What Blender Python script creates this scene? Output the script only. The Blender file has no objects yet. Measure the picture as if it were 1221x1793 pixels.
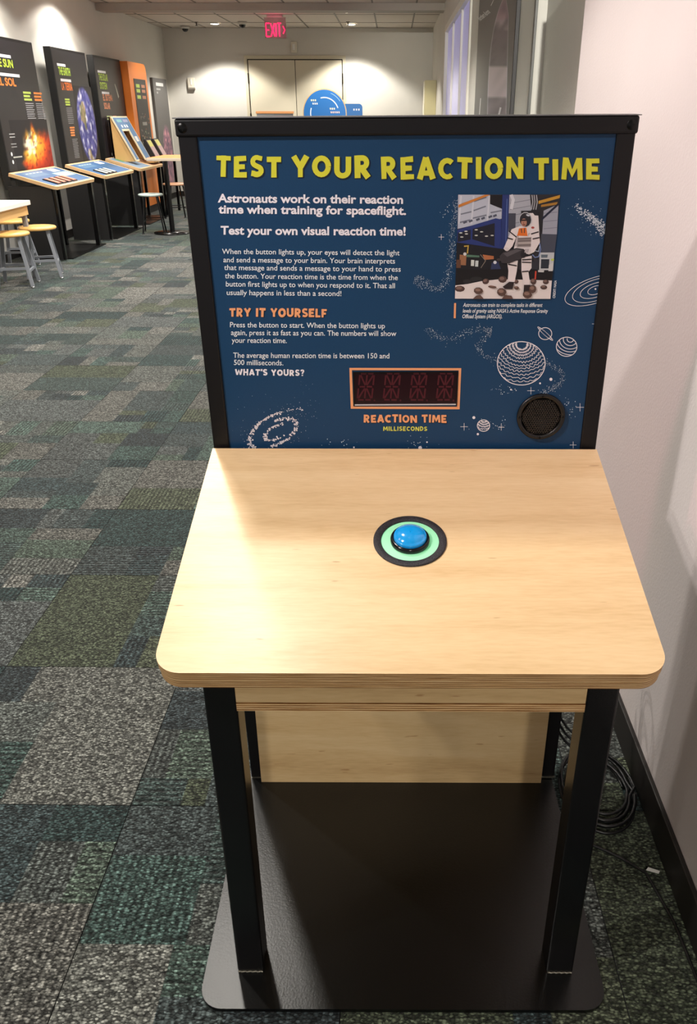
import bpy, math, random
from mathutils import Vector, Matrix, noise
R = math.radians
C = bpy.context.scene.collection
sc = bpy.context.scene
random.seed(7)

# ------------------------------------------------------------------ camera
CX, CY, VV, VD, CH = 672.0, 896.5, (666.0, 3700.0), (690.0, 201.0), 1.52
FP = math.sqrt(-((VV[0]-CX)*(VD[0]-CX)+(VV[1]-CY)*(VD[1]-CY)))
def cv(x, y): return Vector((x-CX, -(y-CY), -FP))
_z = -cv(*VV); _z.normalize()
_y = cv(*VD); _y -= _y.dot(_z)*_z; _y.normalize()
_x = _y.cross(_z)
RC = Matrix((_x, _y, _z))                       # camera axes -> world
cam_d = bpy.data.cameras.new('camera'); cam = bpy.data.objects.new('camera', cam_d); C.objects.link(cam)
cam.matrix_world = Matrix.Translation((0, 0, CH)) @ RC.to_4x4()
cam_d.sensor_fit = 'VERTICAL'; cam_d.sensor_height = 24; cam_d.lens = FP/1793*24
cam_d.shift_x = -(CX-610.5)/1793; cam_d.clip_start = .05; cam_d.clip_end = 60
sc.camera = cam

# ------------------------------------------------------------------ world, exposure, light
w = bpy.data.worlds.new('world'); sc.world = w; w.use_nodes = True
w.node_tree.nodes['Background'].inputs[0].default_value = (.96, .97, 1, 1)
w.node_tree.nodes['Background'].inputs[1].default_value = 0.45
sc.view_settings.view_transform = 'Standard'; sc.view_settings.look = 'None'
sc.view_settings.gamma = 1; sc.view_settings.use_curve_mapping = False
sc.view_settings.exposure = 0.0
def spot(x, y, z, power, size, blend=.4, target=None, col=(1, .95, .87), rad=.07):
    d = bpy.data.lights.new('spot_lamp', 'SPOT'); d.energy = power; d.spot_size = R(size); d.spot_blend = blend
    d.color = col; d.shadow_soft_size = rad
    o = bpy.data.objects.new('spot_lamp', d); C.objects.link(o); o.location = (x, y, z)
    if target is not None:
        o.rotation_euler = (Vector(target)-Vector((x, y, z))).to_track_quat('-Z', 'Y').to_euler()
    return o
ZC = 3.0
# downlights in the ceiling (x, y, watts, cone)
DOWN = [(-3.24, 14.86, 110, 120), (-3.26, 16.85, 130, 112), (-.77, 15.0, 110, 120), (-.79, 16.95, 130, 112),
        (-.62, 2.0, 9, 125), (-.95, 2.95, 11, 120), (-1.4, 5.4, 40, 130), (-1.0, 8.2, 140, 130), (-.8, 11.4, 150, 125),
        (-2.8, 3.6, 110, 130), (-2.7, 6.4, 240, 130), (-2.5, 9.6, 220, 130), (-2.6, 12.4, 150, 120),
        (-1.9, .2, 22, 130), (.15, -2.2, 105, 130), (-2.6, -1.8, 30, 130),
        (-3.95, 12.1, 85, 146), (-3.95, 9.9, 85, 146)]

# ------------------------------------------------------------------ helpers
def s2l(c):
    return tuple((v/255/12.92 if v/255 <= .04045 else ((v/255+.055)/1.055)**2.4) for v in c)
MATS = {}
def mat(name, col=(128, 128, 128), rough=.5, metal=0, emit=None, es=0, spec=.5, build=None, coat=0, trans=0):
    if name in MATS: return MATS[name]
    m = bpy.data.materials.new(name); m.use_nodes = True; nt = m.node_tree
    b = nt.nodes['Principled BSDF']
    b.inputs['Base Color'].default_value = (*s2l(col), 1); b.inputs['Roughness'].default_value = rough
    b.inputs['Metallic'].default_value = metal; b.inputs['Specular IOR Level'].default_value = spec
    if coat: b.inputs['Coat Weight'].default_value = coat; b.inputs['Coat Roughness'].default_value = .12
    if trans: b.inputs['Transmission Weight'].default_value = trans
    if emit: b.inputs['Emission Color'].default_value = (*s2l(emit), 1); b.inputs['Emission Strength'].default_value = es
    if build: build(nt, b)
    MATS[name] = m
    return m
def N(nt, t, **k):
    n = nt.nodes.new(t)
    for a, v in k.items(): setattr(n, a, v)
    return n
def L(nt, a, b): nt.links.new(a, b)
def mth(nt, op, a, b=None, c=None):
    n = N(nt, 'ShaderNodeMath', operation=op)
    for i, v in enumerate((a, b, c)):
        if v is None: continue
        if isinstance(v, (int, float)): n.inputs[i].default_value = v
        else: L(nt, v, n.inputs[i])
    return n.outputs[0]
def bump(nt, b, h, dist=.001, strength=1):
    n = N(nt, 'ShaderNodeBump'); n.inputs['Distance'].default_value = dist; n.inputs['Strength'].default_value = strength
    L(nt, h, n.inputs['Height']); L(nt, n.outputs[0], b.inputs['Normal'])
def noise_n(nt, scale, detail=3, vec=None, sc3=None):
    tc = N(nt, 'ShaderNodeTexCoord'); n = N(nt, 'ShaderNodeTexNoise')
    n.inputs['Scale'].default_value = scale; n.inputs['Detail'].default_value = detail
    src = tc.outputs['Object']
    if sc3:
        mp = N(nt, 'ShaderNodeMapping'); mp.inputs['Scale'].default_value = sc3; L(nt, src, mp.inputs[0]); src = mp.outputs[0]
    L(nt, src, n.inputs['Vector']); return n
def ramp(nt, fac, stops):
    r = N(nt, 'ShaderNodeValToRGB'); cr = r.color_ramp
    while len(cr.elements) < len(stops): cr.elements.new(.5)
    for e, (p, c) in zip(cr.elements, stops): e.position = p; e.color = (*s2l(c), 1)
    L(nt, fac, r.inputs[0]); return r.outputs[0]

class MB:
    def __init__(s): s.v = []; s.f = []; s.c = []; s.sm = []
    def add(s, vs, fs, col=None, smooth=False):
        o = len(s.v); s.v += [tuple(p) for p in vs]
        for f in fs: s.f.append([i+o for i in f]); s.c.append(col); s.sm.append(smooth)
        return s
    def box(s, x0, x1, y0, y1, z0, z1, col=None):
        v = [(x, y, z) for x in (x0, x1) for y in (y0, y1) for z in (z0, z1)]
        return s.add(v, [(0, 1, 3, 2), (4, 6, 7, 5), (0, 4, 5, 1), (2, 3, 7, 6), (0, 2, 6, 4), (1, 5, 7, 3)], col)
    def prism(s, pts, z0, z1, col=None, axis='z', smooth=False):
        n = len(pts)
        def m(p, z): return (p[0], p[1], z) if axis == 'z' else ((p[0], z, p[1]) if axis == 'y' else (z, p[0], p[1]))
        v = [m(p, z0) for p in pts]+[m(p, z1) for p in pts]
        s.add(v, [list(range(n))[::-1], list(range(n, 2*n))], col)
        s.add(v, [(i, (i+1) % n, n+(i+1) % n, n+i) for i in range(n)], col, smooth)
        return s
    def tube(s, pts, r, n=8, col=None, closed=False, cap=True):
        pts = [Vector(p) for p in pts]; rs = r if isinstance(r, (list, tuple)) else [r]*len(pts)
        ring = []; up = None
        for i, p in enumerate(pts):
            if closed: t = pts[(i+1) % len(pts)]-pts[i-1]
            else: t = pts[min(i+1, len(pts)-1)]-pts[max(i-1, 0)]
            t.normalize()
            if up is None: up = Vector((0, 0, 1)) if abs(t.z) < .9 else Vector((1, 0, 0))
            a = t.cross(up).normalized(); up = a.cross(t).normalized()
            ring.append([p+(a*math.cos(2*math.pi*k/n)+up*math.sin(2*math.pi*k/n))*rs[i] for k in range(n)])
        v = [q for g in ring for q in g]; m = len(pts)
        fs = [(i*n+k, i*n+(k+1) % n, ((i+1) % m)*n+(k+1) % n, ((i+1) % m)*n+k) for i in range(m if closed else m-1) for k in range(n)]
        s.add(v, fs, col, n > 5)
        if cap and not closed: s.add(v, [list(range(n))[::-1], [(m-1)*n+k for k in range(n)]], col)
        return s
    def bar(s, p0, p1, wx, wy=None, col=None):
        wy = wy or wx; p0, p1 = Vector(p0), Vector(p1); t = (p1-p0).normalized()
        a = t.cross(Vector((0, 1, 0))); a = a.normalized() if a.length > .01 else Vector((1, 0, 0)); b = a.cross(t).normalized()
        v = [p+a*sx*wx/2+b*sy*wy/2 for p in (p0, p1) for sx, sy in ((-1, -1), (1, -1), (1, 1), (-1, 1))]
        return s.add(v, [(3, 2, 1, 0), (4, 5, 6, 7), (0, 1, 5, 4), (1, 2, 6, 5), (2, 3, 7, 6), (3, 0, 4, 7)], col)
    def lathe(s, prof, n=32, c=(0, 0, 0), col=None, axis='z', smooth=True):
        v = []
        for r, z in prof:
            for k in range(n):
                a = 2*math.pi*k/n; x, y = r*math.cos(a), r*math.sin(a)
                v.append((c[0]+x, c[1]+y, c[2]+z) if axis == 'z' else (c[0]+x, c[1]-z, c[2]+y))
        m = len(prof)
        s.add(v, [(i*n+k, i*n+(k+1) % n, (i+1)*n+(k+1) % n, (i+1)*n+k) for i in range(m-1) for k in range(n)], col, smooth)
        return s
    def disc(s, c, r, n=12, col=None, f=None, ry=None, rot=0):
        pts = [(c[0]+r*math.cos(2*math.pi*k/n)*math.cos(rot)-(ry or r)*math.sin(2*math.pi*k/n)*math.sin(rot),
                c[1]+r*math.cos(2*math.pi*k/n)*math.sin(rot)+(ry or r)*math.sin(2*math.pi*k/n)*math.cos(rot)) for k in range(n)]
        return s.poly(pts, col, f)
    def poly(s, pts, col=None, f=None):
        return s.add([f(*p) for p in pts], [list(range(len(pts)))], col)
    def stroke(s, pts, w, col=None, f=None, w2=None, closed=False, lift=None):
        n = len(pts); l, r = [], []
        for i, p in enumerate(pts):
            a = pts[i-1] if (i or closed) else p; b = pts[(i+1) % n] if (i < n-1 or closed) else p
            d0 = Vector((p[0]-a[0], p[1]-a[1])); d1 = Vector((b[0]-p[0], b[1]-p[1]))
            if d0.length: d0.normalize()
            if d1.length: d1.normalize()
            t = (d0+d1); t = t.normalized() if t.length > 1e-6 else d1
            nn = Vector((-t.y, t.x)); ww = w if w2 is None else w+(w2-w)*i/max(1, n-1)
            k = 1
            if d0.length and d1.length: k = min(1.6, 1/max(.3, nn.dot(Vector((-d1.y, d1.x)))))
            l.append((p[0]+nn.x*ww/2*k, p[1]+nn.y*ww/2*k)); r.append((p[0]-nn.x*ww/2*k, p[1]-nn.y*ww/2*k))
        v = [f(*q) for q in l]+[f(*q) for q in r]
        if lift: v = [(p[0]+lift[0], p[1]+lift[1], p[2]+lift[2]) for p in v]
        m = n if closed else n-1
        return s.add(v, [(i, (i+1) % n, n+(i+1) % n, n+i) for i in range(m)], col)
    def grid(s, f, nx, ny, colf):
        v = [f(i/nx, j/ny) for j in range(ny+1) for i in range(nx+1)]
        cc = [colf(i/nx, j/ny) for j in range(ny+1) for i in range(nx+1)]
        o = len(s.v); s.v += [tuple(p) for p in v]
        for j in range(ny):
            for i in range(nx):
                q = [j*(nx+1)+i, j*(nx+1)+i+1, (j+1)*(nx+1)+i+1, (j+1)*(nx+1)+i]
                s.f.append([k+o for k in q]); s.c.append([cc[k] for k in q]); s.sm.append(False)
        return s
    def mesh(s, name, m):
        me = bpy.data.meshes.new(name); me.from_pydata(s.v, [], s.f); me.materials.append(m)
        me.polygons.foreach_set('use_smooth', s.sm)
        if any(c is not None for c in s.c):
            ca = me.color_attributes.new('Col', 'FLOAT_COLOR', 'CORNER'); buf = []
            for f, c in zip(s.f, s.c):
                if isinstance(c, list):
                    for q in c: buf += [*s2l(q[:3]), 1]
                else:
                    c = c or (255, 255, 255); l = [*s2l(c[:3]), c[3] if len(c) > 3 else 1]; buf += l*len(f)
            ca.data.foreach_set('color', buf)
        me.update(); return me
    def build(s, name, m, parent=None, loc=(0, 0, 0), rot=(0, 0, 0), bevel=0, label=None, segs=2):
        o = bpy.data.objects.new(name, s.mesh(name, m)); C.objects.link(o)
        o.location = loc; o.rotation_euler = rot
        if parent: o.parent = parent
        if bevel:
            b = o.modifiers.new('bevel', 'BEVEL'); b.width = bevel; b.segments = segs; b.limit_method = 'ANGLE'; b.angle_limit = R(40)
            b.harden_normals = False
        if label: o['label'] = label
        return o
def thing(name, label, cat, loc=(0, 0, 0), rz=0, group=None):
    o = bpy.data.objects.new(name, None); C.objects.link(o); o.empty_display_size = .1
    o.location = loc; o.rotation_euler = (0, 0, rz); o['label'] = label; o['category'] = cat
    if group: o['group'] = group
    return o
def tag(o, label, cat, group=None):
    o['label'] = label; o['category'] = cat
    if group: o['group'] = group
    return o
def struct(o, label=None):
    o['kind'] = 'structure'
    if label: o['label'] = label
    return o
def copy_tree(o, parent=None):
    c = o.copy(); C.objects.link(c); c.parent = parent
    for ch in list(o.children): copy_tree(ch, c)
    return c
def rrect(x0, x1, y0, y1, r, corners=(1, 1, 1, 1), n=8):
    out = []
    for k, (cx, cy, a0) in enumerate(((x1-r, y1-r, 0), (x0+r, y1-r, 90), (x0+r, y0+r, 180), (x1-r, y0+r, 270))):
        if corners[k]: out += [(cx+r*math.cos(R(a0+90*i/n)), cy+r*math.sin(R(a0+90*i/n))) for i in range(n+1)]
        else: out.append(((x1, y1), (x0, y1), (x0, y0), (x1, y0))[k])
    return out
TXT = {}
def text_geo(body, bold=0, shear=0):
    k = (body, bold, shear)
    if k not in TXT:
        cu = bpy.data.curves.new('t', 'FONT'); cu.body = body; cu.offset = bold; cu.shear = shear; cu.resolution_u = 3
        o = bpy.data.objects.new('t', cu); C.objects.link(o)
        dg = bpy.context.evaluated_depsgraph_get(); me = bpy.data.meshes.new_from_object(o.evaluated_get(dg))
        TXT[k] = ([(v.co.x, v.co.y) for v in me.vertices], [list(p.vertices) for p in me.polygons])
        C.objects.unlink(o); bpy.data.objects.remove(o); bpy.data.meshes.remove(me)
    return TXT[k]
def text_line(mb, body, p0, p1, h, col, f, bold=0, shear=0):
    """letters from p0 to p1 (baseline ends in the plane's own coordinates), cap height h"""
    v, fs = text_geo(body, bold, shear)
    x0 = min(p[0] for p in v); x1 = max(p[0] for p in v)
    d = Vector((p1[0]-p0[0], p1[1]-p0[1])); n = Vector((-d.y, d.x)).normalized()
    if n.y*h < 0: n = -n
    s = h/.70
    mb.add([f(p0[0]+d.x*(a-x0)/(x1-x0)+n.x*b*abs(s), p0[1]+d.y*(a-x0)/(x1-x0)+n.y*b*abs(s)) for a, b in v], fs, col)
# chunky hand-cut capitals: polylines in a box of height 1
def arc(cx, cy, rx, ry, a0, a1, n=12): return [(cx+rx*math.cos(R(a0+(a1-a0)*i/n)), cy+ry*math.sin(R(a0+(a1-a0)*i/n))) for i in range(n+1)]
GL = {
 'A': (.84, [[(.12, 0), (.41, .97)], [(.74, 0), (.43, .97)], [(.24, .27), (.62, .27)]]),
 'C': (.74, [arc(.44, .5, .31, .38, 48, 312)]),
 'D': (.76, [[(.14, 0), (.14, 1)], [(.1, .89), (.3, .89)]+arc(.32, .5, .3, .38, 80, -80)+[(.1, .11)]]),
 'E': (.66, [[(.14, 0), (.14, 1)], [(.12, .88), (.62, .9)], [(.12, .5), (.55, .5)], [(.12, .12), (.64, .11)]]),
 'F': (.62, [[(.14, 0), (.14, 1)], [(.12, .88), (.6, .9)], [(.12, .47), (.52, .47)]]),
 'H': (.78, [[(.14, 0), (.14, 1)], [(.64, 0), (.64, 1)], [(.14, .5), (.64, .5)]]),
 'I': (.30, [[(.15, 0), (.15, 1)]]),
 'L': (.60, [[(.14, 0), (.14, 1)], [(.12, .12), (.58, .12)]]),
 'M': (1.0, [[(.12, 0), (.18, 1)], [(.2, .96), (.5, .28), (.8, .96)], [(.82, 1), (.88, 0)]]),
 'N': (.82, [[(.13, 0), (.13, 1)], [(.69, 0), (.69, 1)], [(.15, .94), (.67, .06)]]),
 'O': (.86, [arc(.43, .5, .31, .38, 0, 360, 20)]),
 'R': (.76, [[(.14, 0), (.14, 1)], [(.12, .88), (.35, .88)]+arc(.37, .67, .19, .21, 80, -80, 8)+[(.12, .46)], [(.32, .44), (.62, 0)]]),
 'S': (.68, [[(.6, .83)]+arc(.34, .7, .2, .19, 60, 250, 8)+arc(.34, .29, .22, .18, 75, -130, 9)+[(.08, .17)]]),
 'T': (.74, [[(.37, 0), (.37, 1)], [(.02, .88), (.72, .88)]]),
 'U': (.80, [[(.14, 1), (.14, .45)]+arc(.40, .37, .26, .26, 180, 360, 10)+[(.66, 1)]]),
 'W': (1.1, [[(.08, 1), (.3, .08)], [(.3, .08), (.54, .8), (.78, .08)], [(.78, .08), (1.0, 1)]]),
 'Y': (.80, [[(.1, .98), (.4, .46)], [(.7, .98), (.4, .46)], [(.4, 0), (.4, .5)]]),
 "'": (.22, [[(.12, 1), (.1, .66)]]),
 '?': (.60, [[(.08, .78)]+arc(.3, .74, .2, .17, 160, -60, 9)+[(.3, .3)], [(.3, 0), (.3, .17)]]),
 ' ': (.36, []),
}
rj = random.Random(3)
def chunky(mb, word, p0, p1, h, col, f, t=.25, shadow=None, gap=.07):
    tot = sum(GL[c][0]+gap for c in word)-gap
    d = Vector((p1[0]-p0[0], p1[1]-p0[1])); sx = d.length/tot; d.normalize(); n = Vector((-d.y, d.x))
    if n.y*h < 0: n = -n
    H = abs(h); x = 0
    for c in word:
        gw, st = GL[c]
        rot = R(rj.uniform(-3, 3)); dy = rj.uniform(-.03, .03); hs = rj.uniform(.96, 1.05)
        for si, pl in enumerate(st):
            lf_ = (0, -.00003*si, 0)
            wa, wb = t*rj.uniform(.88, 1.14), t*rj.uniform(.88, 1.14)
            def T(a, b, ox=0, oy=0):
                a -= gw/2; b -= .5
                a, b = a*math.cos(rot)-b*math.sin(rot)*.6, a*math.sin(rot)+b*math.cos(rot)
                a += gw/2+x; b = (b+.5)*hs+dy
                q = (p0[0]+d.x*a*sx+n.x*b*H+ox, p0[1]+d.y*a*sx+n.y*b*H+oy)
                return q
            if shadow:
                mb.stroke([(a, b) for a, b in pl], wa*1.3, shadow[0], lambda a, b: shadow[1](*T(a, b, shadow[2], shadow[3])), wb*1.3, lift=lf_)
            mb.stroke(pl, wa, col, lambda a, b: f(*T(a, b)), wb, lift=lf_)
        x += gw+gap
NZ = lambda x, y, z=0: noise.noise(Vector((x, y, z)))
def mix(a, b, t): t = max(0, min(1, t)); return tuple(a[i]+(b[i]-a[i])*t for i in range(3))

# ------------------------------------------------------------------ materials
def b_print(nt, b):
    a = N(nt, 'ShaderNodeVertexColor', layer_name='Col'); L(nt, a.outputs[0], b.inputs['Base Color'])
PRINT = mat('printed_vinyl', rough=.45, spec=.35, build=b_print)
def b_paint(sc_, amt, c):
    def f(nt, b):
        n = noise_n(nt, sc_, 4); bump(nt, b, n.outputs[0], amt)
        n2 = noise_n(nt, 1.3, 3)
        L(nt, ramp(nt, n2.outputs[0], [(.3, tuple(v*.97 for v in c)), (.7, c)]), b.inputs['Base Color'])
    return f
WALLC = (214, 211, 203)
WALL = mat('wall_paint', rough=.55, spec=.3, build=b_paint(90, .0012, WALLC))
WALLR = mat('wall_paint_eggshell', rough=.5, spec=.3, build=b_paint(150, .0008, (212, 203, 202)))
CEIL = mat('ceiling_board', rough=.9, spec=.1, build=b_paint(160, .003, (222, 212, 202)))
GRID = mat('ceiling_grid_metal', (150, 142, 132), .6)
BASEB = mat('black_rubber', (26, 22, 20), .5)
BLK = mat('black_powder_coat', (13, 12, 13), .22, spec=.45, build=lambda nt, b: bump(nt, b, noise_n(nt, 500, 2).outputs[0], .0002, .4))
PLATE = mat('black_steel_plate', (5, 5, 5), .32, spec=.52, build=lambda nt, b: bump(nt, b, noise_n(nt, 220, 3).outputs[0], .0006, .5))
FRAME = mat('black_aluminium', (15, 13, 15), .42, spec=.35)
BLKM = mat('black_matte', (22, 21, 22), .6)
STEEL = mat('bright_steel', (215, 215, 215), .25, 1)
def b_ply(c1, c2, c3, axis='x'):
    def f(nt, b):
        s1 = (2.2, 26, 26) if axis == 'x' else (26, 26, 2.2)
        n1 = noise_n(nt, 1.0, 6, sc3=s1); n1.inputs['Distortion'].default_value = .6
        s2 = (1.1, 5, 5) if axis == 'x' else (5, 5, 1.1)
        n2 = noise_n(nt, 1.0, 3, sc3=s2); n2.inputs['Distortion'].default_value = 1.5
        s3 = (28, 210, 210) if axis == 'x' else (210, 210, 28)
        n3 = noise_n(nt, 1.0, 2, sc3=s3)
        s4 = (18, 130, 130) if axis == 'x' else (130, 130, 18)
        n4 = noise_n(nt, 1.0, 1, sc3=s4)
        v = mth(nt, 'ADD', mth(nt, 'MULTIPLY', n1.outputs[0], .35), mth(nt, 'MULTIPLY', n2.outputs[0], .45))
        v = mth(nt, 'ADD', v, mth(nt, 'MULTIPLY', n3.outputs[0], .2))
        c = ramp(nt, v, [(.36, c3), (.5, c2), (.64, c1)])
        fl = N(nt, 'ShaderNodeMapRange'); L(nt, n4.outputs[0], fl.inputs[0]); fl.inputs[1].default_value = .745; fl.inputs[2].default_value = .79
        mx = N(nt, 'ShaderNodeMix', data_type='RGBA'); L(nt, mth(nt, 'MULTIPLY', fl.outputs[0], .55), mx.inputs[0]); L(nt, c, mx.inputs[6]); mx.inputs[7].default_value = (*s2l((150, 105, 62)), 1)
        L(nt, mx.outputs[2], b.inputs['Base Color']); bump(nt, b, n3.outputs[0], .0002, .5)
    return f
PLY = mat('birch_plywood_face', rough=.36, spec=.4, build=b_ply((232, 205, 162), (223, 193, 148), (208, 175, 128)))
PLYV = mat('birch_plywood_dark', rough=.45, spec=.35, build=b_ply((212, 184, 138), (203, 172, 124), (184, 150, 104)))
def b_edge(nt, b):
    tc = N(nt, 'ShaderNodeTexCoord'); sp = N(nt, 'ShaderNodeSeparateXYZ'); L(nt, tc.outputs['Object'], sp.inputs[0])
    nz = noise_n(nt, 1.0, 2, sc3=(7, 7, 60))
    z = mth(nt, 'ADD', mth(nt, 'MULTIPLY', sp.outputs[2], 2*math.pi/.0042), mth(nt, 'MULTIPLY', nz.outputs[0], 1.5))
    s = mth(nt, 'SINE', z)
    n2 = noise_n(nt, 1.0, 3, sc3=(14, 14, 900))
    v = mth(nt, 'ADD', mth(nt, 'MULTIPLY', s, .28), mth(nt, 'ADD', n2.outputs[0], 0))
    L(nt, ramp(nt, v, [(.2, (120, 78, 40)), (.42, (178, 134, 84)), (.62, (214, 174, 122)), (.8, (232, 200, 152))]), b.inputs['Base Color'])
EDGE = mat('plywood_edge', rough=.5, spec=.3, build=b_edge)
def b_carpet(nt, b):
    a = N(nt, 'ShaderNodeVertexColor', layer_name='Col')
    g = N(nt, 'ShaderNodeNewGeometry'); sp = N(nt, 'ShaderNodeSeparateXYZ'); L(nt, g.outputs['Position'], sp.inputs[0])
    mp = N(nt, 'ShaderNodeMapping'); mp.inputs['Scale'].default_value = (150, 260, 100); L(nt, g.outputs['Position'], mp.inputs[0])
    vo = N(nt, 'ShaderNodeTexVoronoi'); vo.inputs['Scale'].default_value = 1; L(nt, mp.outputs[0], vo.inputs['Vector'])
    bw = N(nt, 'ShaderNodeSeparateColor'); L(nt, vo.outputs['Color'], bw.inputs[0])
    n2 = N(nt, 'ShaderNodeTexNoise'); n2.inputs['Scale'].default_value = 42; n2.inputs['Detail'].default_value = 3; L(nt, g.outputs['Position'], n2.inputs['Vector'])
    # loop brightness: dark gaps between the loops, a few light ones
    d = mth(nt, 'SUBTRACT', 1.0, mth(nt, 'MULTIPLY', vo.outputs['Distance'], .95))
    rn = mth(nt, 'POWER', bw.outputs[0], 2.4)
    v = mth(nt, 'MULTIPLY', d, mth(nt, 'ADD', mth(nt, 'MULTIPLY', rn, 2.9), .36))
    v = mth(nt, 'MULTIPLY', v, mth(nt, 'ADD', mth(nt, 'MULTIPLY', n2.outputs[0], .9), .55))
    # ribs: alpha .5 = ribs across, 0 = ribs along, 1 = plain
    al = a.outputs['Alpha']
    rx = mth(nt, 'SINE', mth(nt, 'MULTIPLY', sp.outputs[0], 2*math.pi/.017))
    ry = mth(nt, 'SINE', mth(nt, 'MULTIPLY', sp.outputs[1], 2*math.pi/.017))
    isx = mth(nt, 'LESS_THAN', al, .25); isy = mth(nt, 'MULTIPLY', mth(nt, 'GREATER_THAN', al, .25), mth(nt, 'LESS_THAN', al, .75))
    rib = mth(nt, 'ADD', mth(nt, 'MULTIPLY', isx, rx), mth(nt, 'MULTIPLY', isy, ry))
    v = mth(nt, 'MULTIPLY', v, mth(nt, 'ADD', mth(nt, 'MULTIPLY', rib, .42), 1.0))
    vm = N(nt, 'ShaderNodeVectorMath', operation='SCALE'); L(nt, a.outputs[0], vm.inputs[0]); L(nt, v, vm.inputs['Scale'])
    L(nt, vm.outputs[0], b.inputs['Base Color'])
    bump(nt, b, mth(nt, 'ADD', d, mth(nt, 'MULTIPLY', rib, .4)), .003, .8)
    b.inputs['Sheen Weight'].default_value = .15
CARPET = mat('carpet_loops', rough=.95, spec=.1, build=b_carpet)

# ------------------------------------------------------------------ room shell
XL, XR, YF, YB = -4.45, .74, 17.7, -3.2
XP = .632                                        # face of the near partition wall
struct(MB().box(XL-.1, 1.2, YB-.1, YF+.1, -.12, -.008).build('floor', BLKM))
floor = bpy.data.objects['floor']
PAL = [(44, 64, 64), (48, 68, 67), (60, 82, 77), (72, 92, 84), (86, 92, 88), (94, 98, 93), (82, 88, 87), (102, 102, 96),
       (80, 88, 68), (72, 81, 62), (54, 69, 71), (112, 112, 106), (66, 77, 77), (50, 60, 63), (76, 92, 80), (60, 76, 73), (78, 85, 82), (104, 106, 100)]
rc = random.Random(11)
def bsp(x0, x1, y0, y1, d, out):
    wx, wy = x1-x0, y1-y0
    if d == 0 or (d < 4 and rc.random() < .25) or max(wx, wy) < .14: out.append((x0, x1, y0, y1)); return
    t = rc.choice((.33, .4, .5, .6, .67))
    if wx*rc.uniform(.7, 1.3) > wy: m = x0+wx*t; bsp(x0, m, y0, y1, d-1, out); bsp(m, x1, y0, y1, d-1, out)
    else: m = y0+wy*t; bsp(x0, x1, y0, m, d-1, out); bsp(x0, x1, m, y1, d-1, out)
TS = .545
def tile_mb(x0, x1, y0, y1, mb=None):
    mb = mb or MB(); out = []; g = .0012
    bsp(x0+g, x1-g, y0+g, y1-g, 4, out)
    for a, b_, c, d in out:
        k = rc.random(); col = rc.choice(PAL)+((1.0 if k < .5 else (0.0 if k < .75 else .5)),)
        kf = rc.uniform(.95, 1.08); gm = sum(col[:3])/3
        col = tuple((gm+(v-gm)*.8)*kf for v in col[:3])+(col[3],)
        mb.add([(a, c, 0), (b_, c, 0), (b_, d, 0), (a, d, 0)], [(0, 1, 2, 3)], col)
    e = .0012; z = -.008
    mb.add([(x0+e, y0+e, 0), (x1-e, y0+e, 0), (x1-e, y1-e, 0), (x0+e, y1-e, 0), (x0+e, y0+e, z), (x1-e, y0+e, z), (x1-e, y1-e, z), (x0+e, y1-e, z)],
           [(0, 4, 5, 1), (1, 5, 6, 2), (2, 6, 7, 3), (3, 7, 4, 0)], (50, 55, 55, 1.0))
    return mb
variants = [tile_mb(0, TS, 0, TS).mesh('carpet_tile', CARPET) for _ in range(36)]
y0 = 3.06-TS*5; x0 = XL
nX = math.ceil((1.0-XL)/TS)
for j in range(19):
    for i in range(nX):
        o = bpy.data.objects.new('carpet_tile', rc.choice(variants)); C.objects.link(o); o.parent = floor
        o.location = (x0+i*TS, y0+j*TS, 0)
far = MB()
for j in range(19, 33):
    for i in range(nX): tile_mb(x0+i*TS, x0+(i+1)*TS, y0+j*TS, y0+(j+1)*TS, far)
for j in range(-7, 0):
    for i in range(nX): tile_mb(x0+i*TS, x0+(i+1)*TS, y0+j*TS, y0+(j+1)*TS, far)
o = far.build('distant_carpet', CARPET, floor); o['kind'] = 'stuff'

struct(MB().box(XL-.12, XL, YB, YF, 0, ZC).build('wall_left', WALL))
struct(MB().box(XL-.12, 1.2, YF, YF+.12, 0, ZC).build('wall_far', WALL))
# right side: near partition, recessed stretch, return, long wall with a window
struct(MB().box(XP, .80, YB, 3.13, 0, 2.165).build('wall_right', WALLR, bevel=.003))
struct(MB().box(.80, .95, YB, 4.92, 0, ZC).build('wall_right_recess', WALL))
WY0, WY1, WZ0, WZ1 = 9.0, 13.2, .9, 2.6
m = MB(); m.box(XR, .95, 4.92, WY0, 0, ZC).box(XR, .95, WY1, YF, 0, ZC).box(XR, .95, WY0, WY1, 0, WZ0).box(XR, .95, WY0, WY1, WZ1, ZC)
struct(m.build('wall_right_long', WALL))
struct(MB().box(XR-.008, XR+.006, 4.885, 4.928, 0, ZC).build('trim_1', mat('grey_corner_guard', (84, 84, 80), .4), bevel=.002))
# window with lavender frosted glass
win = struct(bpy.data.objects.new('window_1', None)); C.objects.link(win); win.location = (XR, (WY0+WY1)/2, WZ0)
hw = (WY1-WY0)/2; hh = WZ1-WZ0
WF = mat('window_frame_white', (226, 222, 210), .4)
m = MB(); m.box(-.02, .06, -hw-.05, -hw+.03, -.05, hh+.05).box(-.02, .06, hw-.03, hw+.05, -.05, hh+.05).box(-.02, .06, -hw, hw, -.05, .03).box(-.02, .06, -hw, hw, hh-.03, hh+.05)
m.build('window_frame', WF, win, bevel=.003)
for yy in (-.72, .75): MB().box(.0, .05, yy-.02, yy+.02, .03, hh-.03).build('mullion', WF, win, bevel=.002)
LAV = mat('lavender_lit_glass', (176, 176, 200), .35, emit=(165, 160, 225), es=.3)
for a, b_ in ((-hw+.03, -.74), (-.70, .73), (.77, hw-.03)): MB().box(.025, .035, a, b_, .03, hh-.03).build('pane', LAV, win)

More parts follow.
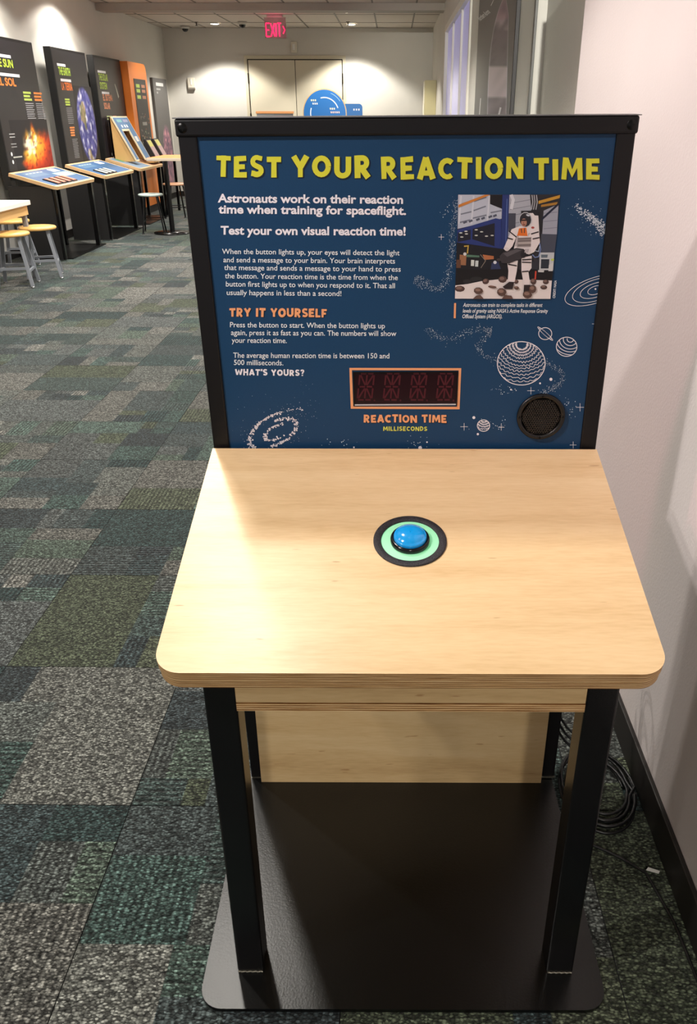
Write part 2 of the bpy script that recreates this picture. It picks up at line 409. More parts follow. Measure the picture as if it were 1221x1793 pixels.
# baseboards
struct(MB().box(XP-.012, XP, YB, 3.142, 0, .10).build('baseboard_right', BASEB, bevel=.003))
struct(MB().box(XL, XL+.012, YB, YF, 0, .10).build('baseboard_left', BASEB))
struct(MB().box(XL, XR, YF-.012, YF, 0, .10).build('baseboard_far', BASEB))

# ceiling
struct(MB().box(XL-.12, 1.2, YB-.12, YF+.12, ZC+.02, ZC+.12).build('ceiling', GRID))
ceil = bpy.data.objects['ceiling']
GX, GY = .655, 1.31
gx0 = -2.95-GX*3
tm = MB().box(.012, GX-.012, .012, GY-.012, .004, .019).mesh('ceiling_panel', CEIL)
nx = 9; ny = 17; gy0 = YF-GY*ny+.1+.25
for j in range(ny):
    for i in range(nx):
        o = bpy.data.objects.new('ceiling_panel', tm); C.objects.link(o); o.parent = ceil; o.location = (gx0+i*GX, gy0+j*GY, ZC)
m = MB()
for i in range(nx+1): m.box(gx0+i*GX-.012, gx0+i*GX+.012, YB, YF, ZC-.001, ZC+.02)
for j in range(ny+1): m.box(XL, XR+.2, gy0+j*GY-.012, gy0+j*GY+.012, ZC-.001, ZC+.02)
m.build('ceiling_grid', mat('grid_bar', (128, 120, 110), .6), ceil)
struct(MB().box(XL, 1.1, 13.9, 14.25, 2.905, ZC).build('trim_2', mat('soffit_paint', (168, 160, 150), .7)), 'low painted soffit crossing the ceiling')

# double door in the far wall
DX0, DX1, DZ = -2.85, -1.0, 2.48
DOORM = mat('door_cream_paint', (214, 206, 184), .5); TRIMM = mat('door_frame_paint', (203, 195, 172), .45)
door = struct(bpy.data.objects.new('door_1', None)); C.objects.link(door); door.location = ((DX0+DX1)/2, YF, 0)
hw = (DX1-DX0)/2
m = MB(); m.box(-hw-.06, -hw, -.03, 0, 0, DZ+.06).box(hw, hw+.06, -.03, 0, 0, DZ+.06).box(-hw, hw, -.03, 0, DZ, DZ+.06); m.build('door_frame', TRIMM, door, bevel=.003)
DARK = mat('dark_gap', (38, 34, 28), .8)
MB().box(-hw, hw, -.004, -.001, 0, DZ).build('gap', DARK, door)
for s in (-1, 1):
    lf = MB().box(min(s*.006, s*(hw-.018)), max(s*.006, s*(hw-.018)), -.022, -.005, .01, DZ-.018).build('door_leaf', DOORM, door, bevel=.002)
    for z in (.3, 1.45, 2.15): MB().tube([(s*(hw-.006), -.03, z-.09), (s*(hw-.006), -.03, z+.09)], .014, 8).build('hinge', mat('dark_hinge', (45, 40, 34), .4, .6), lf)
    MB().tube([(s*.09, -.022, 1.0), (s*.09, -.06, 1.0), (s*.2, -.06, 1.0)], .012, 8).build('handle', STEEL, lf)

# ------------------------------------------------------------------ ceiling fixtures
LENS = mat('lit_lens', (255, 250, 235), .5, emit=(255, 247, 228), es=9)
RIM = mat('white_trim_ring', (205, 200, 192), .5)
lab = {0: 'lit round recessed downlight nearer the viewer on the left, left of the exit sign', 1: 'lit round recessed downlight close to the far wall at left, beside a sprinkler',
       2: 'lit round recessed downlight nearer the viewer, right of the exit sign', 3: 'lit round recessed downlight close to the far wall at right, with a sprinkler beside it'}
proto = None
for k, (x, y, p, cone) in enumerate(DOWN):
    if proto is None:
        t = proto = thing('ceiling_light', '', 'ceiling light', (x, y, ZC), 0)
        MB().lathe([(.105, .0), (.105, -.012), (.085, -.014), (.08, -.004)], 32).build('trim_ring', RIM, t)
        MB().lathe([(.082, -.010), (.05, -.018), (0.001, -.020)], 32).build('lens', LENS, t)
    else: t = copy_tree(proto); t.location = (x, y, ZC)
    t['label'] = lab.get(k, 'lit round recessed downlight overhead, out of the picture'); t['group'] = 'round downlights in the ceiling'
    lp = spot(0, 0, -.05, p, cone, .25); lp.parent = t
# added spotlights, fixtures the room is not known to have
pk = thing('added_spotlight', 'small added pink spotlight under the ceiling at left, tinting the right wall', 'spotlight', (-2.1, 1.2, ZC))  # added to give the right wall its pink tinge
MB().tube([(0, 0, 0), (0, 0, -.14)], .012, 8).build('stem', BLKM, pk)
MB().tube([(-.05, 0, -.16), (.07, .0, -.19)], .04, 16).build('lamp_head', BLKM, pk)
l = spot(.09, 0, -.20, 75, 70, .8, None, (1, .42, .5), .05); l.parent = pk
l.rotation_euler = Vector((2.75, .8, -1.0)).to_track_quat('-Z', 'Y').to_euler()
pk = thing('added_spotlight', 'added black spotlight under the ceiling, brightening the stand and right wall', 'spotlight', (-1.5, .3, ZC))  # added to lift the graphic panel and upper right wall
MB().tube([(0, 0, 0), (0, 0, -.14)], .012, 8).build('stem', BLKM, pk)
MB().tube([(-.05, 0, -.16), (.07, .05, -.20)], .04, 16).build('lamp_head', BLKM, pk)
l = spot(.10, .06, -.22, 125, 78, .8, None, (1, .93, .9), .06); l.parent = pk
l.rotation_euler = Vector((1.8, 1.5, -1.15)).to_track_quat('-Z', 'Y').to_euler()

gz = thing('added_spotlight', 'added black spotlight behind the viewer, shaping the shadow along the right wall', 'spotlight', (.15, -2.6, ZC))  # added grazing beam, throws the partition's shadow into the recess
MB().tube([(0, 0, 0), (0, 0, -.14)], .012, 8).build('stem', BLKM, gz)
MB().tube([(0, -.06, -.15), (.01, .06, -.18)], .04, 16).build('lamp_head', BLKM, gz)
l = spot(.015, .09, -.19, 2000, 22, .5, None, (1, .97, .88), .03); l.parent = gz
l.rotation_euler = Vector((.68, 7.2, -.72)).to_track_quat('-Z', 'Y').to_euler()

# ceiling odds and ends
def dome(loc, label):
    t = thing('security_camera', label, 'camera', loc, 0, 'dome cameras on the ceiling')
    MB().lathe([(.001, 0), (.085, 0), (.085, -.03), (.06, -.045)], 24).build('housing', RIM, t)
    MB().lathe([(.06, -.04), (.052, -.07), (.03, -.092), (.001, -.098)], 24).build('dome', mat('smoked_dome', (22, 20, 20), .1), t)
dome((-3.92, 17.35, ZC), 'white dome camera with black bubble in the far left ceiling corner')
dome((-2.72, 16.6, ZC), 'small dome camera on the ceiling left of the exit sign')
for x, y, lb in ((-3.55, 16.65, 'small ceiling sprinkler head left of the left rear downlight'), (-.83, 16.6, 'small ceiling sprinkler head beside the right rear downlight')):
    t = thing('sprinkler', lb, 'sprinkler', (x, y, ZC))
    MB().lathe([(.001, 0), (.035, 0), (.035, -.008), (.012, -.01), (.01, -.05), (.001, -.05)], 16).build('body', mat('dull_brass', (96, 84, 70), .4, .6), t)
    MB().lathe([(.001, -.05), (.028, -.052), (.028, -.056), (.001, -.057)], 16).build('deflector', mat('dull_brass', ()), t)

# exit sign (clear acrylic with glowing red letters, arrow to the right)
t = thing('exit_sign', 'edge-lit acrylic EXIT sign with glowing red letters and arrow under the ceiling', 'exit sign', (-1.99, 15.5, ZC))
MB().box(-.13, .13, -.05, .05, -.035, 0).build('canopy', RIM, t, bevel=.004)
ACR = mat('clear_acrylic', (205, 190, 190), .12, trans=.75, spec=.4)
MB().box(-.18, .18, -.006, .006, -.335, -.035).build('acrylic_plate', ACR, t, bevel=.002)
RED = mat('glowing_red', (255, 30, 80), .5, emit=(255, 40, 95), es=1.6)
m = MB(); fz = lambda x, z: (x, -.0075, z)
EX = {'E': [[(0, 0), (0, 1)], [(0, 1), (.6, 1)], [(0, .5), (.5, .5)], [(0, 0), (.6, 0)]], 'X': [[(0, 0), (.6, 1)], [(.6, 0), (0, 1)]], 'I': [[(.1, 0), (.1, 1)]], 'T': [[(.3, 0), (.3, 1)], [(0, 1), (.6, 1)]]}
xx = -.155
for c in 'EXIT':
    for pl in EX[c]: m.stroke([(xx+a*.105, -.31+b_*.19) for a, b_ in pl], .019, None, fz)
    xx += .035 if c == 'I' else .078
m.stroke([(.128, -.27), (.158, -.215), (.128, -.16)], .017, None, fz)
m.build('lettering', RED, t)
tag(t, t['label'], 'exit sign')
pl = bpy.data.lights.new('exit_glow', 'POINT'); pl.energy = 1.2; pl.color = (1, .1, .25); pl.shadow_soft_size = .1
o = bpy.data.objects.new('exit_glow', pl); C.objects.link(o); o.location = (0, -.12, -.2); o.parent = t

# wall devices on the far wall
CRM = mat('cream_plastic', (214, 208, 192), .45)
t = thing('strobe_alarm', 'small cream strobe box mounted above the double door', 'alarm', (-1.93, YF, 2.58))
MB().box(-.06, .06, -.05, 0, 0, .19).build('housing', CRM, t, bevel=.006)
MB().box(-.025, .025, -.07, -.05, .05, .15).build('strobe_lens', mat('clear_lens', (235, 235, 230), .15), t, bevel=.004)
t = thing('fire_alarm', 'white wall alarm box at left of the double door', 'alarm', (-3.97, YF, 1.96))
MB().box(-.07, .07, -.05, 0, 0, .2).build('housing', CRM, t, bevel=.01)
MB().box(-.055, .07, -.06, -.05, .0, .03).build('lower_lip', mat('grey_shade', (130, 124, 114), .5), t)
MB().box(-.008, .012, -.062, -.05, .08, .18).build('strobe_lens', mat('clear_lens'), t)
t = thing('notice', 'small white printed notice on the wall right of the double door', 'sign', (-.79, YF, 1.55))
MB().box(-.1, .1, -.006, 0, 0, .12, (240, 240, 236)).build('sheet', PRINT, t)
m = MB(); ff = lambda x, z: (x, -.0075, z)
m.stroke([(-.075, .075), (.075, .075)], .012, (140, 138, 134), ff).stroke([(-.05, .045), (.05, .045)], .01, (160, 158, 154), ff); m.build('lettering', PRINT, t)
# beige box on the right wall, far end
t = thing('wall_cabinet', 'beige metal cabinet mounted on the right wall near the far corner', 'cabinet', (XR, 15.8, 1.0))
BEI = mat('beige_metal', (206, 196, 150), .45)
MB().box(-.20, -.001, 0, .5, 0, 1.06).build('cabinet_body', BEI, t, bevel=.006)
MB().box(-.215, -.20, .01, .49, .01, 1.05).build('door', mat('pale_metal', (226, 220, 196), .4), t, bevel=.004)

# round blue sign and its neighbour plaque, standing mid-room behind the kiosk
SIGNB = (44, 110, 178)
t = thing('round_sign', 'round blue sign with curved white arrows above the black kiosk rim', 'sign', (-.93, 12.0, 0))
MB().tube([(0, .03, .02), (0, .03, 1.4)], .03, 12).build('post', BLKM, t)
MB().lathe([(.001, 0), (.25, 0), (.25, .02), (.001, .02)], 24).build('base', BLKM, t)
RS = .295; cz = 1.535
MB().lathe([(.001, .0), (RS, .0), (RS, .02), (.001, .02)], 48, (0, .0, cz), axis='y', smooth=False).build('disc', PLYV, t)
m = MB(); fs = lambda x, z: (x, -.0235, z)
m.disc((0, cz), RS-.012, 48, SIGNB, lambda x, z: (x, -.022, z))
for a0, a1 in ((105, 20), (160, 215), (-20, -90)):
    m.stroke([(.19*math.cos(R(a0+(a1-a0)*i/16)), cz+.19*math.sin(R(a0+(a1-a0)*i/16))) for i in range(17)], .013, (225, 235, 245), fs)
m.stroke([(.255*math.cos(R(a)), cz+.255*math.sin(R(a))) for a in range(35, 75, 5)], .007, (150, 190, 225), fs)
for cx_, z_, n_, cc in ((-.13, cz+.155, 3, (225, 225, 190)), (-.11, cz+.115, 3, (220, 226, 230)), (.12, cz+.055, 3, (230, 226, 200)), (.13, cz+.012, 5, (235, 200, 190))):
    for i in range(n_): m.stroke([(cx_-.05+i*.026, z_), (cx_-.034+i*.026, z_+.003)], .022, cc, fs)
m.build('printed_face', PRINT, t)
t = thing('blue_plaque', 'blue rounded plaque behind the right side of the round sign', 'sign', (-.58, 12.75, 0))
MB().tube([(-.02, .03, .02), (-.02, .03, 1.45)], .025, 12).build('post', BLKM, t)
MB().lathe([(.001, 0), (.2, 0), (.2, .02), (.001, .02)], 24).build('base', BLKM, t)
MB().prism(rrect(-.15, .13, 1.2, 1.66, .05), 0, .02, axis='y').build('board', mat('plaque_blue', (40, 100, 160), .5), t)
m = MB()
for i in range(3): m.stroke([(.0+i*.035, 1.585), (.02+i*.035, 1.585)], .025, (200, 205, 215), lambda x, z: (x, -.002, z))
m.build('lettering', PRINT, t)
t = thing('display_board', 'exhibit board with a light wooden top edge in front of the double door', 'display board', (-1.58, 11.8, 0))
MB().box(-.24, .24, 0, .04, .02, 1.53).build('board', mat('board_grey', (150, 150, 150), .5), t)
MB().box(-.25, .25, -.01, .05, 1.53, 1.56).build('top_rail', mat('orange_wood', (214, 150, 96), .45), t, bevel=.003)
MB().box(-.28, .28, -.15, .2, 0, .02).build('base', BLKM, t)

# ------------------------------------------------------------------ the reaction-time kiosk
KX, KY, KR = .032, 1.25, R(.5)
kiosk = thing('exhibit_kiosk', 'black steel exhibit stand with sloping birch plywood desk and blue reaction time panel', 'exhibit stand', (KX, KY, 0), KR)
KI = Matrix.Rotation(-KR, 3, 'Z')
PM = Matrix.Translation((0, .245, .906)) @ Matrix.Rotation(R(1.3), 4, 'X') @ Matrix.Rotation(R(-.5), 4, 'Y') @ Matrix.Translation((-.0035, -.245, -.906))
PMI = PM.inverted()                              # the upright frame leans a little
def KP(px, py, yl):
    """picture position -> (x, z) on the kiosk's own vertical plane y = yl (used to lay out the panel's printing)"""
    d = KI @ (RC @ cv(px, py)); o_ = KI @ (Vector((0, 0, CH))-Vector((KX, KY, 0)))
    o_ = PMI @ o_; d = PMI.to_3x3() @ d
    s = (yl-o_.y)/d.y; p = o_+d*s; return p.x, p.z
YFR = .245                                        # front face of the frame
MB().prism(rrect(-.394, .383, -.322, .31, .045), 0.002, .0105).build('base_plate', PLATE, kiosk, bevel=.0015)
WELD = mat('weld_bead', (120, 116, 105), .35, .8)
for s in (-1, 1):
    a, b_ = (-.33, -.278) if s < 0 else (.277, .329)
    lg = MB().box(a, b_, -.249, -.197, .0105, .748).build('leg', BLK, kiosk, bevel=.004, segs=3)
    MB().tube([(a+.002+i*(.048/14), -.250+.0008*math.sin(i*2.1), .0125) for i in range(15)], .0022, 6).build('weld', WELD, lg)
UW = .032
for s in (-1, 1):
    a, b_ = (-.385, -.385+UW) if s < 0 else (.385-UW, .385)
    up = MB().box(a, b_, YFR, YFR+.05, .0105, 1.492).build('upright', FRAME, kiosk, bevel=.003)
    MB().box(a, b_, YFR-.003, YFR+.001, .0105, .014).build('weld', WELD, up)
tr = MB().box(-.388, .388, YFR-.003, YFR+.053, 1.489, 1.517).build('top_rail', FRAME, kiosk, bevel=.004)
MB().box(-.390, .390, YFR-.004, YFR+.054, 1.517, 1.5185).build('cover_strip', mat('brushed_cover', (120, 120, 122), .3, .8), tr)
for s in (-1, 1):
    sp_ = MB().lathe([(.001, .0005), (.0075, .0005), (.0085, -.001)], 24, (s*.375, YFR-.0035, 1.503), axis='y').build('screw', mat('black_screw', (10, 10, 10), .3, .5), tr)
    m = MB(); c0 = (s*.375, 1.503)
    for aa in (0, 90): m.stroke([(c0[0]+.0045*math.cos(R(aa+8)), c0[1]+.0045*math.sin(R(aa+8))), (c0[0]-.0045*math.cos(R(aa+8)), c0[1]-.0045*math.sin(R(aa+8)))], .0014, (0, 0, 0), lambda x, z: (x, YFR-.0046, z))
    m.build('screw_slot', PRINT, tr)
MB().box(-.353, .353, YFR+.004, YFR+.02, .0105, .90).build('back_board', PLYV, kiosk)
# tabletop: two boards, rounded front corners
TA = math.atan2(.141, .543); TL = .556; TY, TZ = -.303, .782
def board(t0, t1, name, inset):
    pts = rrect(-.3885+inset, .3805-inset, inset, TL, .042, (0, 0, 1, 1), 10)
    n = len(pts); top = MB(); v = [(p[0], p[1], t1) for p in pts]; w_ = [(p[0], p[1], t0) for p in pts]
    me = MB(); me.add(v+w_, [list(range(n)), list(range(n, 2*n))[::-1]]); me.add(v+w_, [(i, n+i, n+(i+1) % n, (i+1) % n) for i in range(n)], None, True)
    o = me.build(name, PLY, kiosk, (0, TY, TZ), (TA, 0, 0)); o.data.materials.append(EDGE)
    for k_, p in enumerate(o.data.polygons): p.material_index = 0 if k_ < 2 else 1
    b = o.modifiers.new('bevel', 'BEVEL'); b.width = .0012; b.segments = 2; b.limit_method = 'ANGLE'; b.angle_limit = R(50); b.material = 0
    return o
board(-.018, 0, 'tabletop', 0); board(-.036, -.0182, 'tabletop_underlay', .0008)
# apron box under the desk
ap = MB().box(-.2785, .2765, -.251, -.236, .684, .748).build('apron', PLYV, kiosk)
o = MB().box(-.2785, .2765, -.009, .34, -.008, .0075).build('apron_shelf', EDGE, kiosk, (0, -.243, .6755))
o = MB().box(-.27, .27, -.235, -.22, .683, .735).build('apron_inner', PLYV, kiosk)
# push button in the desk
def tab(u, v, h=0): return (u, TY+v*math.cos(TA)-h*math.sin(TA), TZ+v*math.sin(TA)+h*math.cos(TA))
BU, BV = .001, .286
bl = tab(BU, BV)
def b_rub(nt, b):
    n = noise_n(nt, 700, 2); bump(nt, b, n.outputs[0], .0012)
    L(nt, ramp(nt, n.outputs[0], [(.45, (16, 15, 18)), (.72, (70, 66, 74))]), b.inputs['Base Color'])
BT = kiosk
bo = MB().lathe([(.064, -.001), (.064, .0025), (.062, .0032), (.052, .0032), (.0505, .0015), (.0505, -.001)], 64).build('button_surround', mat('sparkly_black_rubber', rough=.5, build=b_rub), kiosk, bl, (TA, 0, 0))
MB().lathe([(.0505, .0003), (.040, .0006), (.034, .001)], 64).build('light_ring', mat('green_lit_ring', (165, 215, 185), .3, emit=(30, 230, 130), es=.32), bo)
o = MB().lathe([(.034, .0), (.0345, .006), (.033, .009), (.030, .0105), (.0285, .009)], 64).build('button_collar', mat('gloss_black', (10, 10, 12), .15), bo)
MB().lathe([(.0285, .006), (.0285, .013), (.0275, .0155), (.0265, .0152), (.024, .0185), (.017, .0215), (.009, .0228), (.0005, .0232)], 64).build('push_button', mat('blue_plastic', (16, 140, 205), .1, spec=.6, emit=(0, 120, 205), es=.22, coat=.5), bo)

# blue graphic panel
YG = YFR+.004
GBL = mat('panel_blue', (33, 72, 110), .42, spec=.3, build=lambda nt, b: L(nt, ramp(nt, noise_n(nt, 900, 2).outputs[0], [(.3, (20, 58, 94)), (.7, (25, 65, 101))]), b.inputs['Base Color']))
gp = MB().box(-.353, .353, YG, YG+.012, .86, 1.489).build('graphic_panel', GBL, kiosk)
def lay(k): return lambda px, py: (lambda q: (q[0], YG-.0004-k*.00005, q[1]))(KP(px, py, YG))
F1, F0 = lay(3), lay(0)
YEL, WHT, ORG = (216, 214, 60), (236, 232, 240), (238, 164, 116)
m = MB(); sh = ((24, 36, 50), F0, 1.2, 1.4)
chunky(m, 'TEST', (378, 309.5), (493, 310.5), -37.5, YEL, F1, .24, sh, .13)
chunky(m, 'YOUR', (510.5, 311), (650, 312), -38, YEL, F1, .24, sh, .13)
chunky(m, 'REACTION', (667, 313), (917, 314), -38, YEL, F1, .24, sh, .13)
chunky(m, 'TIME', (934, 314), (1051, 315), -38, YEL, F1, .24, sh, .13)
m.build('title_lettering', PRINT, gp, label='large yellow hand-cut capitals reading TEST YOUR REACTION TIME')
m = MB()
for b_, p0, p1 in (('Astronauts work on their reaction', (381.5, 354), (706, 356.4)), ('time when training for spaceflight.', (382.7, 373.2), (711.3, 375.8)), ('Test your own visual reaction time!', (386.5, 410.2), (710.6, 412))):
    text_line(m, b_, p0, p1, -14.5, WHT, F1, .030)
m.build('heading_lettering', PRINT, gp, label='bold white introduction lettering')
m = MB()
for b_, p0, p1 in (
 ('When the button lights up, your eyes will detect the light', (389, 444.5), (700, 447)), ('and send a message to your brain. Your brain interprets', (391.4, 459), (692, 461.4)),
 ('that message and sends a message to your hand to press', (392.7, 472.6), (702, 475.6)), ('the button. Your reaction time is the time from when the', (394.2, 487.2), (696.8, 490.3)),
 ('button first lights up to when you respond to it. That all', (395.8, 501.4), (691.8, 504.6)), ('usually happens in less than a second!', (397.3, 516.4), (598, 518.2)),
 ('Press the button to start. When the button lights up', (403, 572.8), (674.3, 574.8)), ('again, press it as fast as you can. The numbers will show', (404.8, 586.5), (694.3, 588.2)),
 ('your reaction time.', (406, 599.9), (502.5, 600.5)), ('The average human reaction time is between 150 and', (408.6, 626.3), (682, 627.4)), ('500 milliseconds.', (409.8, 638.8), (496.3, 639.6))):
    text_line(m, b_, p0, p1, -9.2, (232, 236, 242), F1, .006)
    if b_.endswith(('second!', 'reaction time.', 'milliseconds.')): m.build('paragraph_lettering', PRINT, gp); m = MB()
m = MB(); sh = ((30, 30, 40), F0, .6, .7)
chunky(m, 'TRY IT YOURSELF', (401.5, 554), (572.5, 555.5), -15, ORG, F1, .25, sh, .09)
m.build('orange_lettering', PRINT, gp, label='orange capitals TRY IT YOURSELF'); m = MB()
chunky(m, 'REACTION TIME', (637, 739.5), (782.5, 740), -13.5, ORG, F1, .25, sh, .09)
m.build('orange_lettering', PRINT, gp, label='orange capitals REACTION TIME')
m = MB(); chunky(m, "WHAT'S YOURS?", (412, 657), (533, 658), -11, WHT, F1, .23, None, .09)
m.build('question_lettering', PRINT, gp, label="white WHAT'S YOURS? capitals"); m = MB()
chunky(m, 'MILLISECONDS', (671, 754.3), (748.5, 754.5), -7.8, (222, 222, 90), F1, .19, None, .09)
m.build('unit_lettering', PRINT, gp, label='yellow capitals MILLISECONDS')
m = MB()
for b_, p0, p1 in (('Astronauts can train to complete tasks in different', (811, 537), (950.3, 537.2)), ("levels of gravity using NASA's Active Response Gravity", (810.5, 547.2), (960, 547.6)), ('Offload System (ARGOS).', (810, 557), (879.5, 557.2))):
    text_line(m, b_, p0, p1, -6.8, (232, 236, 242), F1, .012, .25)
text_line(m, 'CREDIT: NASA', (972.2, 522), (975, 491), -4.2, (225, 228, 235), F1, .02)
m.build('caption', PRINT, gp, label='small white italic caption and sideways credit line'); m = MB()
m.poly([(795.5, 530.5), (799, 530.5), (798.3, 557), (794.8, 557)], ORG, F1)
m.build('caption_bar', PRINT, gp)

# photo print
m = MB(); kk = [0]
def Q(*p):
    kk[0] += 1; f = lay(4+kk[0]*.5); pts, col = p[:-1], p[-1]
    m.poly([(780+a/5.55, 330+b_/5.55) for a, b_ in pts], col, f)
def EL(cx_, cy_, rx, ry, col, rot=0, n=14):
    kk[0] += 1; m.disc((780+cx_/5.55, 330+cy_/5.55), rx/5.55, n, col, lay(4+kk[0]*.5), ry/5.55, rot)
def ST(pts, w_, col):
    kk[0] += 1; m.stroke([(780+a/5.55, 330+b_/5.55) for a, b_ in pts], w_/5.55, col, lay(4+kk[0]*.5))
Q((128, 60), (1115, 58), (1020, 1070), (93, 1068), (58, 56, 62))
Q((126, 60), (555, 60), (550, 292), (120, 392), (186, 190, 204))
for a in ((150, 250, 255, 225), (275, 215, 395, 172), (160, 150, 250, 120), (280, 125, 400, 85), (440, 235, 545, 215), (140, 330, 240, 305), (260, 290, 400, 258)):
    ST([(a[0], a[1]), (a[2], a[3])], 13, (120, 124, 138))
for x in (140, 262, 415): ST([(x+14, 70), (x-8, 345)], 16, (206, 208, 218))
for x in (175, 230, 300, 350, 420, 465): ST([(x, 335-(x-175)*.22), (x+34, 320-(x-175)*.22)], 20, (84, 88, 104))
Q((128, 158), (385, 60), (440, 60), (128, 186), (204, 128, 58))
Q((435, 60), (590, 60), (596, 215), (435, 150), (30, 27, 30))
Q((600, 60), (835, 60), (830, 520), (596, 520), (172, 174, 184))
for y in (130, 190, 250, 330, 420): ST([(630, y+14), (825, y-22)], 5, (118, 120, 130))
ST([(640, 60), (660, 110), (640, 200)], 30, (210, 212, 220)); Q((610, 240), (685, 240), (680, 420), (612, 420), (70, 72, 84))
Q((555, 60), (622, 60), (604, 590), (538, 590), (42, 56, 112)); ST([(600, 100), (586, 580)], 8, (84, 104, 160))
Q((822, 60), (1112, 60), (1098, 230), (930, 425), (895, 250), (835, 212), (44, 42, 46))
for x in (842, 862, 885): ST([(x, 62), (x+8, 130), (x-6, 205)], 9, (176, 176, 182))
Q((905, 120), (1115, 62), (1111, 92), (905, 150), (196, 146, 52)); Q((930, 158), (1090, 130), (1086, 156), (930, 180), (168, 120, 50))
Q((955, 215), (1100, 150), (1083, 445), (942, 440), (160, 162, 176))
for y in (240, 320, 390): ST([(955, y), (1088, y-12)], 5, (120, 122, 136))
ST([(935, 300), (1098, 150)], 20, (34, 38, 58))
Q((930, 440), (1083, 446), (1060, 625), (925, 620), (72, 76, 90))
Q((116, 402), (490, 288), (545, 300), (540, 595), (112, 525), (42, 56, 116))
Q((122, 430), (246, 398), (246, 495), (118, 520), (34, 34, 46)); Q((266, 392), (480, 335), (478, 560), (262, 492), (32, 32, 44))
for x, y in ((150, 430), (200, 415), (300, 400), (352, 420), (205, 440), (300, 455), (400, 462), (455, 455), (160, 470)): EL(x, y, 16, 6, (206, 206, 200))
Q((110, 522), (600, 592), (612, 800), (103, 782), (30, 29, 34))
Q((140, 640), (205, 650), (200, 745), (138, 742), (150, 104, 74)); Q((108, 690), (150, 690), (150, 770), (106, 770), (96, 64, 50)); EL(190, 635, 16, 16, (206, 206, 206))
Q((205, 640), (330, 650), (330, 668), (205, 664), (84, 120, 100)); Q((250, 692), (282, 694), (278, 752), (248, 750), (206, 212, 208)); Q((292, 698), (322, 700), (318, 758), (288, 756), (196, 204, 204))
ST([(182, 560), (222, 556), (214, 630)], 12, (190, 158, 70)); Q((362, 640), (470, 655), (470, 684), (380, 692), (176, 108, 70)); ST([(340, 640), (390, 700), (345, 770)], 7, (128, 118, 108))
Q((450, 720), (510, 705), (540, 780), (440, 785), (48, 56, 90)); EL(482, 716, 16, 16, (206, 208, 216)); EL(520, 690, 22, 14, (70, 60, 60))
Q((104, 782), (1046, 790), (1032, 925), (96, 952), (26, 23, 26)); EL(300, 880, 60, 26, (40, 40, 42)); EL(210, 900, 40, 20, (44, 42, 44))
Q((97, 940), (220, 925), (350, 898), (520, 880), (760, 884), (1034, 892), (1020, 1070), (93, 1068), (226, 216, 214))
Q((915, 620), (1058, 620), (1046, 792), (910, 790), (190, 194, 198)); Q((930, 640), (995, 640), (990, 670), (930, 670), (96, 108, 120)); Q((930, 685), (1010, 685), (1005, 775), (926, 775), (44, 50, 60)); EL(1040, 690, 16, 12, (190, 206, 90)); Q((1005, 740), (1045, 720), (1042, 800), (1000, 800), (204, 204, 204)); Q((900, 790), (960, 792), (955, 812), (900, 810), (200, 200, 200))
Q((830, 700), (905, 710), (900, 785), (820, 785), (50, 50, 58))
ST([(905, 470), (926, 590), (905, 660), (870, 668), (845, 640)], 9, (120, 140, 190)); ST([(915, 560), (905, 610), (860, 600)], 7, (180, 190, 210))
for x, y, a, b_, s in ((140, 972, 50, 30, 0), (392, 900, 34, 28, -.3), (555, 880, 42, 34, 0), (688, 903, 23, 21, 0), (855, 900, 30, 32, 0), (975, 905, 30, 24, 0), (955, 957, 34, 22, 0)):
    EL(x, y, a, b_, (82, 62, 58), s, 9); EL(x-6, y-8, a*.6, b_*.5, (128, 102, 94), s, 8)
ST([(878, 800), (872, 880)], 15, (196, 72, 56))
# the suited figure in the printed photograph
SU = (228, 218, 218); SG = (186, 176, 178)
Q((830, 232), (868, 232), (902, 262), (912, 430), (830, 420), SU); Q((735, 215), (905, 212), (905, 262), (735, 250), (40, 38, 44))
Q((745, 240), (850, 236), (895, 300), (905, 400), (740, 400), SU)
Q((600, 712), (704, 696), (694, 795), (672, 905), (604, 903), (612, 800), SU); Q((738, 670), (838, 650), (836, 770), (806, 808), (824, 935), (762, 938), (738, 800), SU)
Q((640, 395), (722, 362), (812, 362), (905, 402), (850, 500), (838, 600), (660, 600), (690, 470), SU)
Q((642, 395), (700, 440), (650, 560), (608, 606), (564, 584), (600, 500), SU); Q((832, 400), (908, 410), (918, 520), (862, 615), (808, 640), (786, 596), (842, 512), SU)
Q((690, 450), (715, 445), (700, 560), (672, 560), SG); Q((806, 430), (822, 430), (800, 470), SG)
EL(848, 378, 16, 11, (170, 70, 66)); Q((715, 385), (785, 378), (798, 460), (696, 456), (226, 116, 46)); ST([(735, 386), (742, 430)], 9, (90, 70, 60)); ST([(768, 384), (766, 430)], 9, (90, 70, 60))
Q((702, 476), (834, 470), (828, 565), (694, 568), (150, 140, 140)); 
for y in (488, 508, 528, 550): ST([(704, y), (830, y-4)], 7, (88, 78, 76) if y % 3 else (206, 196, 190))
EL(778, 302, 64, 76, (196, 196, 202)); EL(776, 302, 56, 68, (44, 42, 48)); EL(762, 328, 28, 40, (178, 128, 108)); Q((735, 300), (792, 296), (790, 312), (736, 314), (50, 38, 36)); EL(762, 350, 15, 6, (110, 60, 54)); EL(758, 332, 5, 10, (150, 98, 82)); EL(800, 258, 18, 9, (200, 204, 214), .4)
for a in (((618, 412), (690, 470)), ((830, 440), (905, 418)), ((604, 478), (655, 492)), ((846, 488), (912, 474)), ((608, 732), (692, 748)), ((742, 712), (832, 716)), ((742, 805), (808, 800)), ((744, 690), (836, 684))): ST(list(a), 11, (36, 30, 34))
